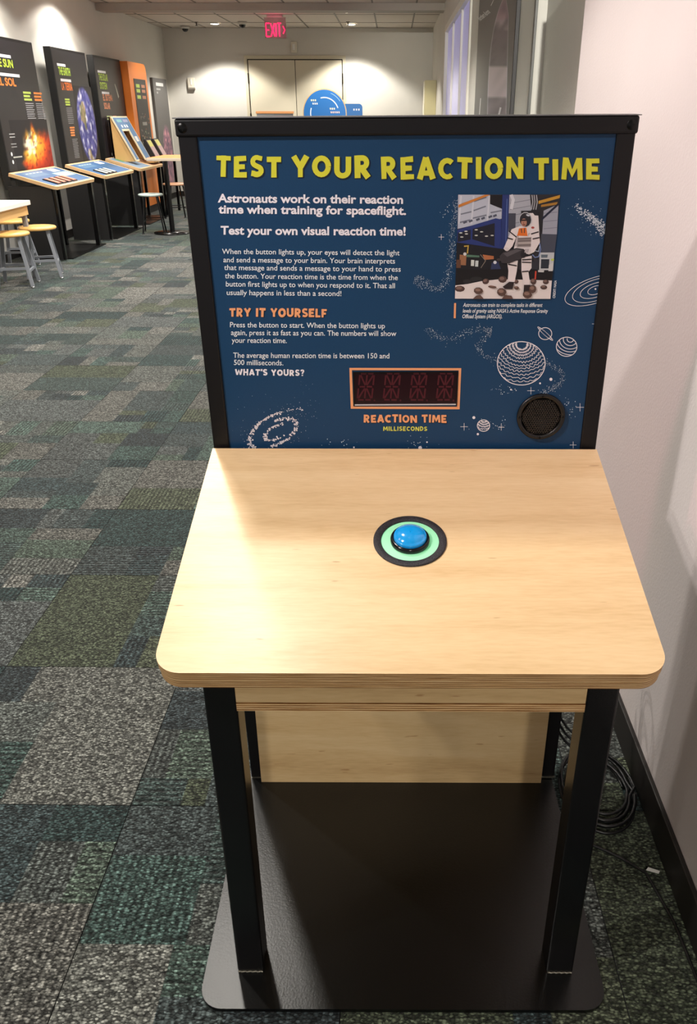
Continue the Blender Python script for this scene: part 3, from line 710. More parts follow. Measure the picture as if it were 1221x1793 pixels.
Q((522, 655), (560, 615), (690, 574), (760, 584), (786, 630), (760, 668), (620, 724), (546, 722), (58, 54, 58)); Q((560, 628), (690, 586), (740, 596), (600, 660), (88, 84, 88)); EL(758, 632, 30, 40, (40, 38, 42), .2)
EL(592, 585, 24, 18, (216, 206, 206), .5); EL(800, 602, 28, 32, (216, 208, 210)); 
for dx in (0, 14, 28): ST([(776+dx, 585), (768+dx, 620)], 8, (160, 150, 152))
Q((556, 950), (620, 902), (668, 905), (650, 975), (575, 972), (46, 38, 40)); Q((762, 932), (824, 932), (838, 1000), (758, 1008), (46, 38, 40))
for x, y, a, b_ in ((320, 990, 46, 34), (455, 952, 43, 12), (545, 1002, 46, 40), (690, 962, 24, 18), (795, 1026, 46, 38), (846, 972, 36, 42)):
    EL(x, y, a, b_, (92, 70, 62), .1, 9); EL(x-6, y-9, a*.6, b_*.45, (140, 112, 100), .1, 8)
Q((265, 1068), (300, 1035), (340, 1030), (372, 1068), (104, 82, 74)); Q((545, 1068), (580, 1030), (640, 1036), (656, 1068), (104, 80, 72))
m.build('photo_print', PRINT, gp, label='printed photo of a person in a white spacesuit carrying a dark rock')

# line-art planets
def wob(a, k, amp): return amp*(NZ(a*k, k*1.7)+.6*math.copysign(abs(math.sin(a*k*1.3))**.5, math.sin(a*k*1.3)))
def planet(cx_, cy_, rx, ry, pole, radii, amp, w_, freq, lw):
    m = MB(); m.stroke([(cx_+rx*math.cos(R(a)), cy_+ry*math.sin(R(a))) for a in range(0, 360, 8)], lw, WHT, F1, closed=True)
    for kx, rr in enumerate(radii):
        run = []
        for i in range(-20, 201):
            a = R(i); q = rr+amp*(math.copysign(abs(math.sin(i*freq*.09*(1+.1*(kx % 3))+kx*.7))**.6, math.sin(i*freq*.09*(1+.1*(kx % 3))+kx*.7))*.5+NZ(i*.04*freq, kx*3.1)) if amp else rr
            x = pole[0]+q*1.12*math.cos(a); y = pole[1]+q*math.sin(a)
            if ((x-cx_)/rx)**2+((y-cy_)/ry)**2 < .97: run.append((x, y))
            else:
                if len(run) > 2: m.stroke(run, w_, WHT, F1)
                run = []
        if len(run) > 2: m.stroke(run, w_, WHT, F1)
    return m
planet(913, 636, 41.8, 38, (914, 603), (9, 14, 19, 24, 31, 37, 42, 47, 53, 59, 65), 1.9, .9, 7, 1.4).build('planet_drawing', PRINT, gp, label='large wavy-banded planet line drawing')
planet(992.5, 607, 18, 16.8, (999, 594), (5, 11, 17, 22, 27), 0, 1.2, 1, 1.3).build('planet_drawing', PRINT, gp, label='smooth striped planet line drawing')
planet(847, 745, 10.8, 10, (848, 734), (5, 9, 13, 17), 1.6, .8, 7, 1.3).build('planet_drawing', PRINT, gp, label='small wavy planet line drawing')
m = MB(); m.stroke([(955+11.5*math.cos(R(a)), 584+10.5*math.sin(R(a))) for a in range(0, 360, 12)], 1.2, WHT, F1, closed=True)
for q in (17.5, 14.5): m.stroke([(955+q*math.cos(R(a))*math.cos(R(42))-2.6*math.sin(R(a))*math.sin(R(42)), 584+q*math.cos(R(a))*math.sin(R(42))+2.6*math.sin(R(a))*math.cos(R(42))) for a in range(0, 360, 10)], .9, WHT, F1, closed=True)
m.build('planet_drawing', PRINT, gp, label='ringed planet line drawing')
m = MB()
for a_, b_ in ((14, 7), (28, 12), (42, 18), (56, 22)):
    run = []
    for i in range(40, 400, 4):
        a = R(i); x = 1043+a_*math.cos(a)*math.cos(-.33)-b_*math.sin(a)*math.sin(-.33); y = 508+a_*math.cos(a)*math.sin(-.33)+b_*math.sin(a)*math.cos(-.33)
        if x < 1053: run.append((x, y))
        elif len(run) > 1: m.stroke(run, .9, WHT, F1); run = []
        else: run = []
    if len(run) > 1: m.stroke(run, .9, WHT, F1)
m.disc((1043, 506), 1.6, 10, WHT, F1)
m.build('orbit_drawing', PRINT, gp, label='thin orbit ellipses line drawing')
# stars: trails, galaxy, dots, crosses
rs = random.Random(5); m = MB()
def trail(pts, wd, n, r0, r1, power=1.0):
    segs = [(Vector(pts[i]), Vector(pts[i+1])) for i in range(len(pts)-1)]; ln = [(b_-a).length for a, b_ in segs]; T = sum(ln)
    for _ in range(n):
        u = (rs.random()**power)*T; i = 0
        while i < len(ln)-1 and u > ln[i]: u -= ln[i]; i += 1
        a, b_ = segs[i]; d = (b_-a).normalized(); p = a+d*u; ww = wd if not isinstance(wd, tuple) else wd[0]+(wd[1]-wd[0])*(i+u/ln[i])/len(ln)
        q = p+Vector((-d.y, d.x))*rs.gauss(0, ww*.45)
        m.disc(q, rs.uniform(r0, r1), 6, (216, 226, 236), F1)
trail([(803, 350), (797, 375), (792, 410), (792, 445), (786, 480), (775, 503), (760, 508), (745, 492), (728, 484)], 8, 420, .25, .6)
trail([(803, 345), (785, 362), (772, 380)], 8, 20, .3, .9)
trail([(724, 490), (745, 505), (752, 490)], 7, 50, .25, .6)
trail([(1008, 360), (1030, 377), (1050, 393), (1064, 408)], (5, 12), 330, .4, 1.3, .7)
trail([(1008, 352), (1055, 415)], 30, 40, .3, .6)
trail([(747, 573), (765, 590), (790, 594), (820, 582), (845, 574), (862, 580)], 8, 230, .25, .55)
trail([(862, 580), (842, 598), (836, 612), (852, 624), (872, 630)], 7, 150, .25, .55)
trail([(955, 634), (978, 645), (988, 660), (978, 675), (958, 684), (945, 690)], 7, 190, .25, .6)
trail([(860, 682), (910, 684)], 12, 22, .3, 1.0); trail([(985, 690), (1005, 735)], 20, 20, .3, .9)
for cx_, n in ((735, 16), (592, 18), (850, 22)): trail([(cx_-30, 780 if cx_ < 800 else 742), (cx_+35, 776 if cx_ < 800 else 742)], 14, n, .3, 1.0)
for p, r_ in (((965, 664), 2.7), ((946, 671), 1.7), ((830, 731), 2.6), ((837, 760), 2), ((736, 784), 3.2), ((895, 682), 1.6), ((748, 774), 1.5), ((620, 783), 1.5)): m.disc(p, r_, 12, WHT, F1)
def cross(x, y, r_):
    m.stroke([(x-r_, y), (x+r_, y)], .7, WHT, F1); m.stroke([(x, y-r_), (x, y+r_)], .7, WHT, F1); m.disc((x, y), 1, 6, WHT, F1)
for a in ((773, 415, 5), (930, 684, 6.5), (1016, 713, 7), (813, 747, 6.5), (878, 748, 5.5), (1004, 779, 6), (1042, 567, 5)): cross(*a)
def gal(a_, b_, i0, i1, n, r0, r1, sp):
    for _ in range(n):
        a = R(rs.uniform(i0, i1)); j = rs.gauss(0, sp)
        x = (a_+j*2)*math.cos(a); y = (b_+j)*math.sin(a); ph = R(-27)
        X, Y = 484+x*math.cos(ph)-y*math.sin(ph), 757+x*math.sin(ph)+y*math.cos(ph)
        if Y < 786: m.disc((X, Y), rs.uniform(r0, r1), 6, WHT, F1)
gal(50, 30, 110, 300, 190, .6, 1.7, 1.3); gal(66, 30, 270, 335, 40, .4, 1.1, 1); gal(38, 20, -80, 120, 110, .7, 1.8, 1.2); gal(22, 11, 60, 330, 75, .7, 1.7, 1); gal(56, 32, 0, 360, 90, .2, .5, 6)
trail([(400, 750), (560, 700)], 60, 50, .15, .4)
o = m.build('star_dots', PRINT, gp); o['kind'] = 'stuff'

# LED display
dx0, dz1 = KP(620, 651.5, YG)[0], KP(710, 652, YG)[1]; dx1, dz0 = KP(799.5, 680, YG)[0], KP(710, 708.5, YG)[1]
m = MB(); a = [(612, 644), (808, 644.5), (805, 716.5), (614.5, 715.5)]; b_ = [(616.5, 648), (803.5, 648.5), (800.5, 712), (619, 711.5)]
for p in range(4): m.poly([a[p], a[(p+1) % 4], b_[(p+1) % 4], b_[p]], ORG, F1)
m.build('display_border', PRINT, gp, label='printed orange border round the display')
disp = MB().box(dx0-.001, dx1+.001, YG-.0003, YG+.002, dz0-.001, dz1+.001).build('led_display', mat('smoked_red_window', (34, 6, 16), .18, spec=.5), kiosk)
m = MB(); e = .0020
m.box(dx0-e, dx0, YG-.002, YG, dz0-e, dz1+e).box(dx1, dx1+e, YG-.002, YG, dz0-e, dz1+e).box(dx0, dx1, YG-.002, YG, dz1, dz1+e); m.build('bezel', BLK, disp)
MB().box(dx0, dx1, YG-.0025, YG, dz0-.0005, dz0+.0015).build('bezel_lip', mat('silver_lip', (225, 225, 230), .3, .5), disp)
SEG = [[(0, 0), (0, 1)], [(0, 1), (0, 2)], [(1, 0), (1, 1)], [(1, 1), (1, 2)], [(0, 2), (.5, 2)], [(.5, 2), (1, 2)], [(0, 1), (.5, 1)], [(.5, 1), (1, 1)], [(0, 0), (.5, 0)], [(.5, 0), (1, 0)],
       [(.5, 1), (.5, 2)], [(.5, 0), (.5, 1)], [(0, 2), (.5, 1)], [(1, 2), (.5, 1)], [(0, 0), (.5, 1)], [(1, 0), (.5, 1)]]
for cx_ in (640, 685.5, 732, 778.5):
    m = MB()
    for s in SEG:
        (ax, ay), (bx, by) = s; f_ = .12; p = (ax+(bx-ax)*f_, ay+(by-ay)*f_); q = (bx-(bx-ax)*f_, by-(by-ay)*f_)
        pts = [(cx_-13+p[0]*25+p[1]*2.4-1, 700-p[1]*23), (cx_-13+q[0]*25+q[1]*2.4-1, 700-q[1]*23)]
        m.stroke(pts, 2.8, (74, 15, 29), lay(1))
    m.disc((cx_+16, 701), 1.7, 8, (70, 14, 28), lay(1))
    m.build('digit', PRINT, disp)

# loudspeaker with perforated grille
sx, sz = KP(947, 728.7, YG); sr = abs(KP(989, 728.7, YG)[0]-sx)
spk = MB().lathe([(sr, 0), (sr, .004), (sr*.97, .006), (sr*.84, .0045), (sr*.82, .003), (sr*.82, .0005), (0.0005, .0005)], 64, (sx, YG-.0006, sz), axis='y').build('speaker', mat('speaker_plastic', (12, 10, 10), .35), kiosk)
m = MB(); p_ = sr*.058; ri = sr*.81
for j in range(-16, 17):
    for i in range(-16, 17):
        x = (i+(j % 2)*.5)*p_*1.732; z = j*p_*1.5
        if math.hypot(x, z) > ri-p_*.6: continue
        hx = [(x+p_*math.sin(R(60*k)), z+p_*math.cos(R(60*k))) for k in range(6)]; hi = [(x+p_*.58*math.sin(R(60*k)), z+p_*.58*math.cos(R(60*k))) for k in range(6)]
        v = [(sx+q[0], YG-.0036, sz+q[1]) for q in hx+hi]+[(sx+q[0], YG-.0016, sz+q[1]) for q in hi]
        m.add(v, [(k, (k+1) % 6, 6+(k+1) % 6, 6+k) for k in range(6)]+[(6+k, 6+(k+1) % 6, 12+(k+1) % 6, 12+k) for k in range(6)])
m.build('grille', mat('grille_brown_black', (26, 20, 17), .45), spk)
for k in range(4): MB().lathe([(.0005, .0012), (.0022, .0012), (.0026, 0)], 12, (sx+sr*.91*math.sin(R(90*k)), YG-.0058, sz+sr*.91*math.cos(R(90*k))), axis='y').build('screw', mat('black_screw'), spk)

for o in kiosk.children:
    if o.name.split('.')[0] in ('upright', 'top_rail', 'graphic_panel', 'led_display', 'speaker'): o.matrix_basis = PM

# ------------------------------------------------------------------ cables on the floor by the right wall
CAB = mat('black_cable', (16, 16, 18), .35)
rcb = random.Random(9)
m = MB(); pts = []
nl = 7
for i in range(nl*26):
    a = 2*math.pi*i/26; lp_ = i//26; r_ = .088+.010*(lp_ % 4)+.006*math.sin(a*.37+lp_)
    pts.append((.518+.004*math.sin(lp_*2.1)+(r_-.008)*.85*math.cos(a), 1.48+.012*math.cos(lp_*1.7)+r_*1.12*math.sin(a), .008+.0042*lp_+.003*math.sin(a*1.3)))
m.tube(pts, .0036, 8)
tag(m.build('cable_coil', CAB), 'coil of black cable lying on the carpet between stand and right wall', 'cable')
m = MB()
pts = [(.505+.075*math.cos(R(t_)), 1.57+.02*math.sin(R(t_*2)), .185+.15*math.sin(R(t_))+0*.01) for t_ in range(-60, 300, 15)]
for k in range(3): m.tube([(p[0]+.004*k-.01, p[1]+.012*k+.02, p[2]+.012*k) for p in pts], .0034, 8)
tag(m.build('cable_bundle', CAB), 'upright loops of black cable hanging behind the right upright', 'cable')
m = MB(); m.tube([(.455, 1.325, .006), (.50, 1.30, .006), (.53, 1.28, .006), (.575, 1.24, .006), (.60, 1.12, .005), (.607, .98, .005), (.61, .8, .005), (.612, .5, .005)], .0034, 8)
tag(m.build('loose_cable', CAB), 'single black cable running along the baseboard toward the viewer', 'cable')
m = MB(); m.prism([(0, 0), (.028, .004), (.030, .012), (.004, .010)], 0, .0012)
tag(m.build('cable_tie', mat('white_plastic', (225, 225, 220), .4), None, (.575, 1.245, .010), (0, R(8), R(-20))), 'tiny white plastic tag on the loose cable', 'tag')

# ------------------------------------------------------------------ exhibit stations along the left wall
NAVY = (34, 34, 46)
HWP = .62
def station(name_label, yc, painter, yp):
    """station facing +x; origin on the floor at the desk's front middle"""
    t = thing('exhibit_station', name_label, 'exhibit stand', (-3.72, yc, 0))
    MB().box(-.58, -.02, -.45, .74, .002, .012).build('base_plate', PLATE, t)
    pn = MB().box(-.62, -.53, yp-HWP, yp+HWP, .76, 2.27).build('graphic_panel', mat('panel_black', (9, 9, 10), .5), t, bevel=.004)
    MB().box(-.531, -.528, yp-HWP+.02, yp+HWP-.02, .77, 2.24).build('face_sheet', mat('face_dark', (30, 29, 34), .4), pn)
    MB().box(-.62, -.55, yp-.30, yp+HWP, .012, .76).build('back_panel', BLKM, t)
    MB().box(-.56, -.08, -.60, -.57, .012, .80).build('side_panel', BLKM, t)
    for y in (-.56, .62): MB().box(-.10, -.05, y-.025, y+.025, .012, .765).build('leg', BLK, t)
    for y in (-.56, .62): MB().box(-.52, -.47, y-.025, y+.025, .012, .86).build('rear_leg', BLK, t)
    ang = math.atan2(.14, .5); Ld = .52
    pts = rrect(-Ld, 0, -.65, .65, .06, (1, 0, 0, 1), 5); n = len(pts)
    me = MB(); me.prism(pts, -.035, 0); o = me.build('desk', mat('birch_far', (222, 184, 136), .45), t, (0, 0, .80), (0, ang, 0), .002)
    def fd(u, v, h=.001): return (-Ld+u*Ld, v, h)          # u 0 back .. 1 front, v along the wall
    painter(t, pn, o, fd, yp)
    return t
def panel_f(yp, dx=0): return lambda y, z: (-.5268+dx, y, z)
def words(m, s, y, z, wdt, h, col, yp, k=0, bold=.03):
    text_line(m, s, (y, z), (y+wdt, z), h, col, panel_f(yp, .0005*k), bold)
def lines(m, y, z, wdt, n, pitch, th, col, yp):
    for i in range(n): m.stroke([(y, z-i*pitch), (y+wdt*rs.uniform(.8, 1), z-i*pitch)], th, col, panel_f(yp))
def p_sun(t, pn, dk, fd, yp):
    m = MB()
    def cf(u, v):
        w_ = 1-((u-.42)**2*5+(v-.62)**2*7); fl = NZ(u*9, v*6)*.35+NZ(u*22, v*20, 3)*.3
        e = w_*1.0+.25+fl*.9; edge = min(1, max(0, (u-.16-.25*max(0, v-.35)+.12*NZ(v*8, 1))*9))*min(1, max(0, (1.0-v+.2*NZ(u*8, 5)-.12)*6))
        c = mix((150, 34, 14), (236, 96, 24), e+.35) if e < .45 else (mix((240, 110, 26), (255, 190, 60), (e-.45)*1.6) if e < 1.05 else mix((255, 196, 66), (255, 250, 215), (e-1.05)*6))
        if NZ(u*14, v*12, 8) > .22: c = mix(c, (96, 18, 12), .55)
        return mix((30, 29, 34), c, edge)
    y0, y1 = yp-.40, yp+.67; m.grid(lambda u, v: (-.5272, y0+(y1-y0)*u, .80+.66*v), 40, 34, cf)
    f = panel_f(yp)
    m.build('sun_picture', PRINT, pn, label='fiery orange picture of the sun surface')
    m = MB(); words(m, 'THE SUN', yp-.55, 1.98, .53, .075, (190, 214, 70), yp); words(m, 'EL SOL', yp-.5, 1.80, .47, .075, (232, 130, 60), yp)
    lines(m, yp-.5, 2.085, .48, 1, .03, .03, (220, 222, 230), yp); lines(m, yp-.5, 1.905, .62, 1, .03, .03, (220, 222, 230), yp)
    lines(m, yp+.12, 1.74, .22, 3, .035, .022, (176, 196, 90), yp); lines(m, yp+.42, 1.74, .24, 3, .035, .022, (220, 130, 62), yp)
    lines(m, yp+.13, 1.63, .24, 8, .022, .009, (150, 150, 154), yp); lines(m, yp+.43, 1.63, .24, 8, .022, .009, (150, 150, 154), yp)
    lines(m, yp-.45, 1.32, .15, 2, .03, .01, (170, 170, 170), yp); lines(m, yp-.45, 1.22, .16, 2, .03, .01, (150, 150, 150), yp)
    for z in (1.12, 1.04): m.disc((yp-.48, z), .022, 8, (230, 230, 230), f)
    lines(m, yp-.45, 1.085, .28, 1, .03, .014, (190, 190, 180), yp)
    m.build('lettering', PRINT, pn)
    desk_art(dk, fd, (226, 130, 104), True)
def p_earth(t, pn, dk, fd, yp):
    m = MB(); cy_, cz_, ra, rb = yp+.30, 1.38, .36, .48
    def cf(u, v):
        x, y = u*2-1, v*2-1; d = math.hypot(x, y)
        if d > 1: return (32, 31, 34)
        n = NZ(x*3, y*3)+.5*NZ(x*8, y*8, 2); c = mix((44, 48, 110), (96, 96, 160), n+.4)
        if NZ(x*1.7, y*1.7, 7) > .12 and abs(x) < .6: c = mix((90, 92, 62), (150, 130, 100), n+.5)
        cl = NZ(x*4+y*2, y*5, 4)+.5*NZ(x*11, y*11, 6)
        if cl > .08: c = mix(c, (206, 208, 220), (cl-.02)*1.6)
        return mix(c, (32, 31, 34), max(0, d-.92)*12)
    m.grid(lambda u, v: (-.5272, cy_+ra*(u*2-1), cz_+rb*(v*2-1)), 40, 44, cf)
    m.build('earth_picture', PRINT, pn, label='blue and white globe picture')
    m = MB(); words(m, 'THE EARTH', yp-.46, 1.97, .40, .085, (180, 212, 80), yp); words(m, 'LA TIERRA', yp-.44, 1.80, .38, .085, (232, 124, 60), yp)
    lines(m, yp-.48, 2.08, .36, 1, .03, .03, (220, 222, 226), yp); lines(m, yp-.44, 1.91, .38, 1, .03, .03, (220, 222, 226), yp)
    lines(m, yp-.40, 1.69, .18, 3, .03, .02, (170, 196, 80), yp); lines(m, yp-.40, 1.59, .22, 9, .022, .008, (130, 130, 132), yp)
    lines(m, yp-.38, 1.36, .18, 4, .03, .02, (220, 130, 70), yp); lines(m, yp-.36, 1.22, .2, 12, .02, .008, (130, 130, 132), yp)
    m.disc((yp-.35, .86), .022, 8, (230, 230, 230), panel_f(yp)); lines(m, yp-.3, .82, .26, 1, .03, .014, (190, 190, 180), yp)
    m.build('lettering', PRINT, pn); desk_art(dk, fd, (206, 210, 206), False)
def p_solar(t, pn, dk, fd, yp):
    m = MB(); words(m, 'THE SOLAR', yp-.48, 1.96, .40, .085, (180, 212, 80), yp); words(m, 'SYSTEM', yp-.48, 1.85, .32, .085, (180, 212, 80), yp)
    words(m, 'EL SISTEMA', yp-.42, 1.70, .44, .08, (214, 140, 104), yp); words(m, 'SOLAR', yp-.42, 1.59, .28, .08, (214, 140, 104), yp)
    lines(m, yp-.5, 2.07, .38, 1, .03, .03, (220, 222, 226), yp); lines(m, yp-.44, 1.80, .42, 1, .03, .03, (220, 222, 226), yp)
    lines(m, yp-.36, 1.49, .24, 2, .035, .018, (170, 180, 130), yp); lines(m, yp-.08, 1.49, .22, 2, .035, .018, (196, 128, 96), yp)
    lines(m, yp-.35, 1.40, .24, 8, .022, .008, (120, 120, 118), yp); lines(m, yp-.06, 1.40, .24, 8, .022, .008, (120, 120, 118), yp)
    m.stroke([(yp+.22, 1.93), (yp+.27, 1.86), (yp+.33, 1.75)], .02, (170, 176, 164), panel_f(yp), .05)
    lines(m, yp+.4, 1.40, .2, 3, .05, .012, (130, 110, 112), yp)
    for z in (.98, .90): m.disc((yp-.36, z), .022, 8, (220, 220, 220), panel_f(yp))
    lines(m, yp-.3, .95, .2, 1, .03, .012, (170, 170, 170), yp)
    m.build('lettering', PRINT, pn)
    m = MB(); m.poly([(.05, -.62), (.95, -.62), (.95, .0), (.05, .0)], (120, 140, 160), lambda u, v: fd(u, v, .0015)); m.poly([(.15, -.5), (.4, -.5), (.4, -.2), (.15, -.2)], (70, 130, 90), lambda u, v: fd(u, v, .0025))
    m.poly([(.12, -.3), (.3, -.3), (.3, -.1), (.12, -.1)], (226, 228, 226), lambda u, v: fd(u, v, .003))
    m.poly([(.3, .1), (.95, .1), (.95, .6), (.3, .6)], (176, 140, 116), lambda u, v: fd(u, v, .0015)); m.build('desk_print', PRINT, dk)
def desk_art(dk, fd, barc, tilt):
    m = MB(); f1 = lambda u, v: fd(u, v, .0012); m.poly([(.08, -.62), (.93, -.62), (.93, .60), (.08, .60)], (64, 98, 138), f1)
    f2 = lambda u, v: fd(u, v, .002)
    m.poly([(.12, -.5), (.4, -.5), (.4, .0), (.12, .0)], (88, 120, 150), f2); m.poly([(.12, .25), (.3, .25), (.3, .45), (.12, .45)], (226, 232, 236), f2)
    m.poly([(.35, .1), (.6, .1), (.6, .55), (.35, .55)], (150, 176, 176) if tilt else (60, 90, 120), f2)
    for i in range(5): m.stroke([(.2, -.45+i*.1), (.2, -.38+i*.1)], .03, (186, 200, 210), lambda u, v: fd(u, v, .0025))
    m.build('desk_print', PRINT, dk)
    for i in range(4 if tilt else 3):
        v = -.42+i*.16; dxu = .12
        b_ = MB(); b_.box(-.52+.58*.52, -.52+.92*.52, v-.065, v+.065, .002, .012, (22, 22, 24)); b_.box(-.52+.6*.52, -.52+.9*.52, v-.04, v+.04, .012, .017, barc)
        b_.build('flip_panel', PRINT, dk)
S1 = station('black station with the fiery sun panel, nearest on the left wall', 10.08, p_sun, .06)
S2 = station('black station with the globe panel, between the sun and solar system stations', 11.76, p_earth, .17)
S3 = station('black station with the solar system panel, beside the orange cabinet', 13.36, p_solar, .12)

# tilted plywood display box on the third desk
t = thing('display_box', 'tilted plywood box with blue graphic face and open window on the third desk', 'display box', (-4.02, 13.34, .885))
BOXM = mat('box_birch', (206, 164, 104), .5)
w2 = .36
for y in (-w2, w2-.02): MB().prism([(-.16, 0), (.17, 0), (-.13, .60), (-.16, .60)], y, y+.02, axis='y').build('side', BOXM, t)
def slab(v0, v1, s0, s1, mb, off=0, th=.018, col=None):
    d = Vector((-.30, 0, .60)).normalized(); n = Vector((.894, 0, .447)); b0 = Vector((.17, 0, 0))
    v = []
    for k_ in (off, off+th):
        for y, s in ((v0, s0), (v1, s0), (v1, s1), (v0, s1)): p = b0+d*s+n*k_; v.append((p.x, y, p.z))
    mb.add(v, [(3, 2, 1, 0), (4, 5, 6, 7), (0, 1, 5, 4), (1, 2, 6, 5), (2, 3, 7, 6), (3, 0, 4, 7)], col)
m = MB(); slab(-w2-.02, -.22, 0, .67, m); slab(.10, w2+.02, 0, .67, m); slab(-.22, .10, .45, .67, m); fb = m.build('face_frame', mat('pale_birch', (214, 200, 168), .5), t)
m = MB(); slab(-w2, -.24, .02, .65, m, .0185, .001, (84, 112, 146)); slab(.13, w2, .02, .65, m, .0185, .001, (84, 116, 152)); slab(-.24, .13, .48, .65, m, .0185, .001, (92, 124, 160))
for v in (-.14, .0, .11): slab(v-.03, v+.03, .50, .54, m, .02, .001, (236, 236, 236))
slab(-.25, -.02, .58, .62, m, .02, .001, (120, 170, 170)); slab(.05, .28, .58, .62, m, .02, .001, (150, 150, 176)); slab(.17, .3, .28, .36, m, .02, .001, (206, 204, 200))
m.build('face_print', PRINT, fb)
MB().box(-.16, -.14, -w2, w2, 0, .6).build('back_board', mat('box_inner', (150, 96, 56), .6), t)
t = thing('wooden_tray', 'low brown wooden tray of small pieces before the tilted box', 'tray', (-3.84, 13.78, .845))
MB().box(-.12, .10, -.25, .25, 0, .012).build('tray_base', BOXM, t)
m = MB(); m.box(-.12, .10, -.25, -.235, .012, .04).box(-.12, .10, .235, .25, .012, .04).box(-.12, -.105, -.235, .235, .012, .04).box(.085, .10, -.235, .235, .012, .04); m.build('tray_rim', mat('tray_brown', (150, 110, 78), .5), t)

# orange cabinet with its own ledge
t = thing('orange_cabinet', 'tall orange cabinet with rounded top corner and dark text panel', 'cabinet', (-4.15, 14.16, 0))
OR_ = mat('orange_paint', (222, 124, 44), .4)
pts = [(0, .12), (1.0, .12)]+[(1.0-.12+.12*math.cos(R(a)), 2.14+.12*math.sin(R(a))) for a in range(0, 91, 15)]+[(0, 2.26)]
MB().prism(pts, -.22, 0, axis='x').build('cabinet_body', OR_, t, bevel=.004)
MB().box(-.20, -.02, .03, .97, 0, .12).build('plinth', BLKM, t)
pp = MB().box(0, .006, .22, .88, .92, 2.03).build('text_panel', mat('dark_panel', (56, 54, 54), .5), t)
m = MB(); f = lambda y, z: (.0072, y, z)
for i, z in enumerate((1.93, 1.86, 1.77)): m.stroke([(.30, z), (.50, z)], .05, (176, 200, 90), f); m.stroke([(.60, z), (.80, z)], .045, (186, 126, 96), f)
for i in range(46):
    y, z = rs.uniform(.27, .83), rs.uniform(.95, 1.55); m.stroke([(y, z), (y+rs.uniform(.02, .06), z)], rs.uniform(.01, .03), rs.choice([(150, 126, 100), (120, 116, 110), (176, 170, 150), (150, 90, 60), (90, 110, 90)]), f)
m.stroke([(.42, 1.38), (.68, 1.38)], .05, (156, 154, 150), f); m.build('lettering', PRINT, pp)
t = thing('plywood_ledge', 'short plywood ledge table in front of the orange cabinet', 'table', (-3.93, 14.5, 0))
MB().box(-.18, .2, -.42, .5, .85, .885).build('tabletop', mat('birch_far', ()), t, bevel=.003)
for y in (-.38, .46): MB().box(.13, .17, y-.02, y+.02, 0, .85).build('leg', BLK, t)
for y in (-.38, .46): MB().box(-.17, -.13, y-.02, y+.02, 0, .85).build('leg', BLK, t)
for k, (y, lb) in enumerate(((-.28, 'black tilted card holder on the ledge, the left of two'), (.18, 'black tilted card holder on the ledge, the right of two'))):
    t = thing('card_holder', lb, 'card holder', (-3.95, 14.5+y, .886), 0, 'tilted card holders on the ledge')
    MB().prism([(-.09, 0), (.10, 0), (-.04, .27), (-.07, .27)], -.15, .15, axis='y').build('holder', BLKM, t)
    m = MB(); n_ = .003
    def fc(v, s): return (.10-.14*s+n_, v, .27*s+n_)
    m.poly([(-.12, .08), (.12, .08), (.12, .95), (-.12, .95)], (176, 150, 150), fc); m.poly([(-.11, .6), (.11, .6), (.11, .93), (-.11, .93)], (200, 196, 110), lambda v, s: (fc(v, s)[0]+.001, v, fc(v, s)[2]+.001))
    m.build('printed_card', PRINT, t)
# grey nebula panel at the far left corner
t = thing('wall_panel', 'tall dark grey wall panel with a pink nebula, in the far left corner', 'wall panel', (-4.44, 16.45, 0))
pn = MB().box(-.008, .04, 0, .98, .12, 2.12).build('panel_board', mat('panel_grey', (98, 96, 94), .5), t, bevel=.003)
m = MB(); f = lambda y, z: (.0415, y, z)
m.stroke([(.2, 2.02), (.72, 2.02)], .055, (206, 206, 204), f); m.stroke([(.2, 1.94), (.48, 1.94)], .03, (160, 160, 158), f); m.stroke([(.2, 1.88), (.29, 1.88)], .03, (160, 160, 158), f); m.build('lettering', PRINT, pn)
def cfn(u, v):
    x, y = u*2-1, v*2-1; d = x*x+y*y; q = abs(NZ(x*3, y*5, 2))+.4*NZ(x*9, y*12)
    c = mix((96, 78, 96), (214, 150, 160), q*1.8+.1 if d > .25 else q)
    return mix(c, (98, 96, 94), (d-.75)*4)
m = MB(); m.grid(lambda u, v: (.042, .22+.72*u, .2+1.15*v), 24, 34, cfn); m.build('nebula_picture', PRINT, pn, label='pink nebula picture')

# ------------------------------------------------------------------ round-seat stools and tables
def stool(top_c, leg_m, name_label, loc, rz, sr_, h, square=True, group=None):
    t = thing('stool', name_label, 'stool', loc, rz, group)
    MB().lathe([(.001, h-.028), (sr_-.006, h-.028), (sr_, h-.02), (sr_, h-.008), (sr_-.008, h), (.001, h)], 32).build('seat', top_c, t)
    for k in range(4):
        a = R(45+90*k); p0 = Vector((sr_*.72*math.cos(a), sr_*.72*math.sin(a), h-.028)); p1 = Vector((sr_*1.22*math.cos(a), sr_*1.22*math.sin(a), .012))
        mb = MB(); mb.bar(p0, p1, .032 if square else .02, .024 if square else .02); lg = mb.build('leg', leg_m, t, bevel=.002)
        MB().lathe([(.001, 0), (.018, 0), (.015, .014), (.001, .014)], 12, (p1.x, p1.y, 0)).build('foot', STEEL if square else BLKM, lg)
    for k in range(4):
        a, b_ = R(45+90*k), R(135+90*k); z = h*(.30 if k % 2 else .36); q = sr_*(1.22-.5*(z/h))
        MB().bar((q*math.cos(a), q*math.sin(a), z), (q*math.cos(b_), q*math.sin(b_), z), .022 if square else .012).build('stretcher', leg_m, t)
    return t
MAPLE = mat('maple_seat', (226, 178, 104), .4); GREYM = mat('grey_enamel', (146, 150, 158), .4, .3)
stool(MAPLE, GREYM, 'maple-seat stool with grey steel legs, nearest at the white table, cut by the left edge', (-3.70, 8.03, 0), R(12), .185, .50)
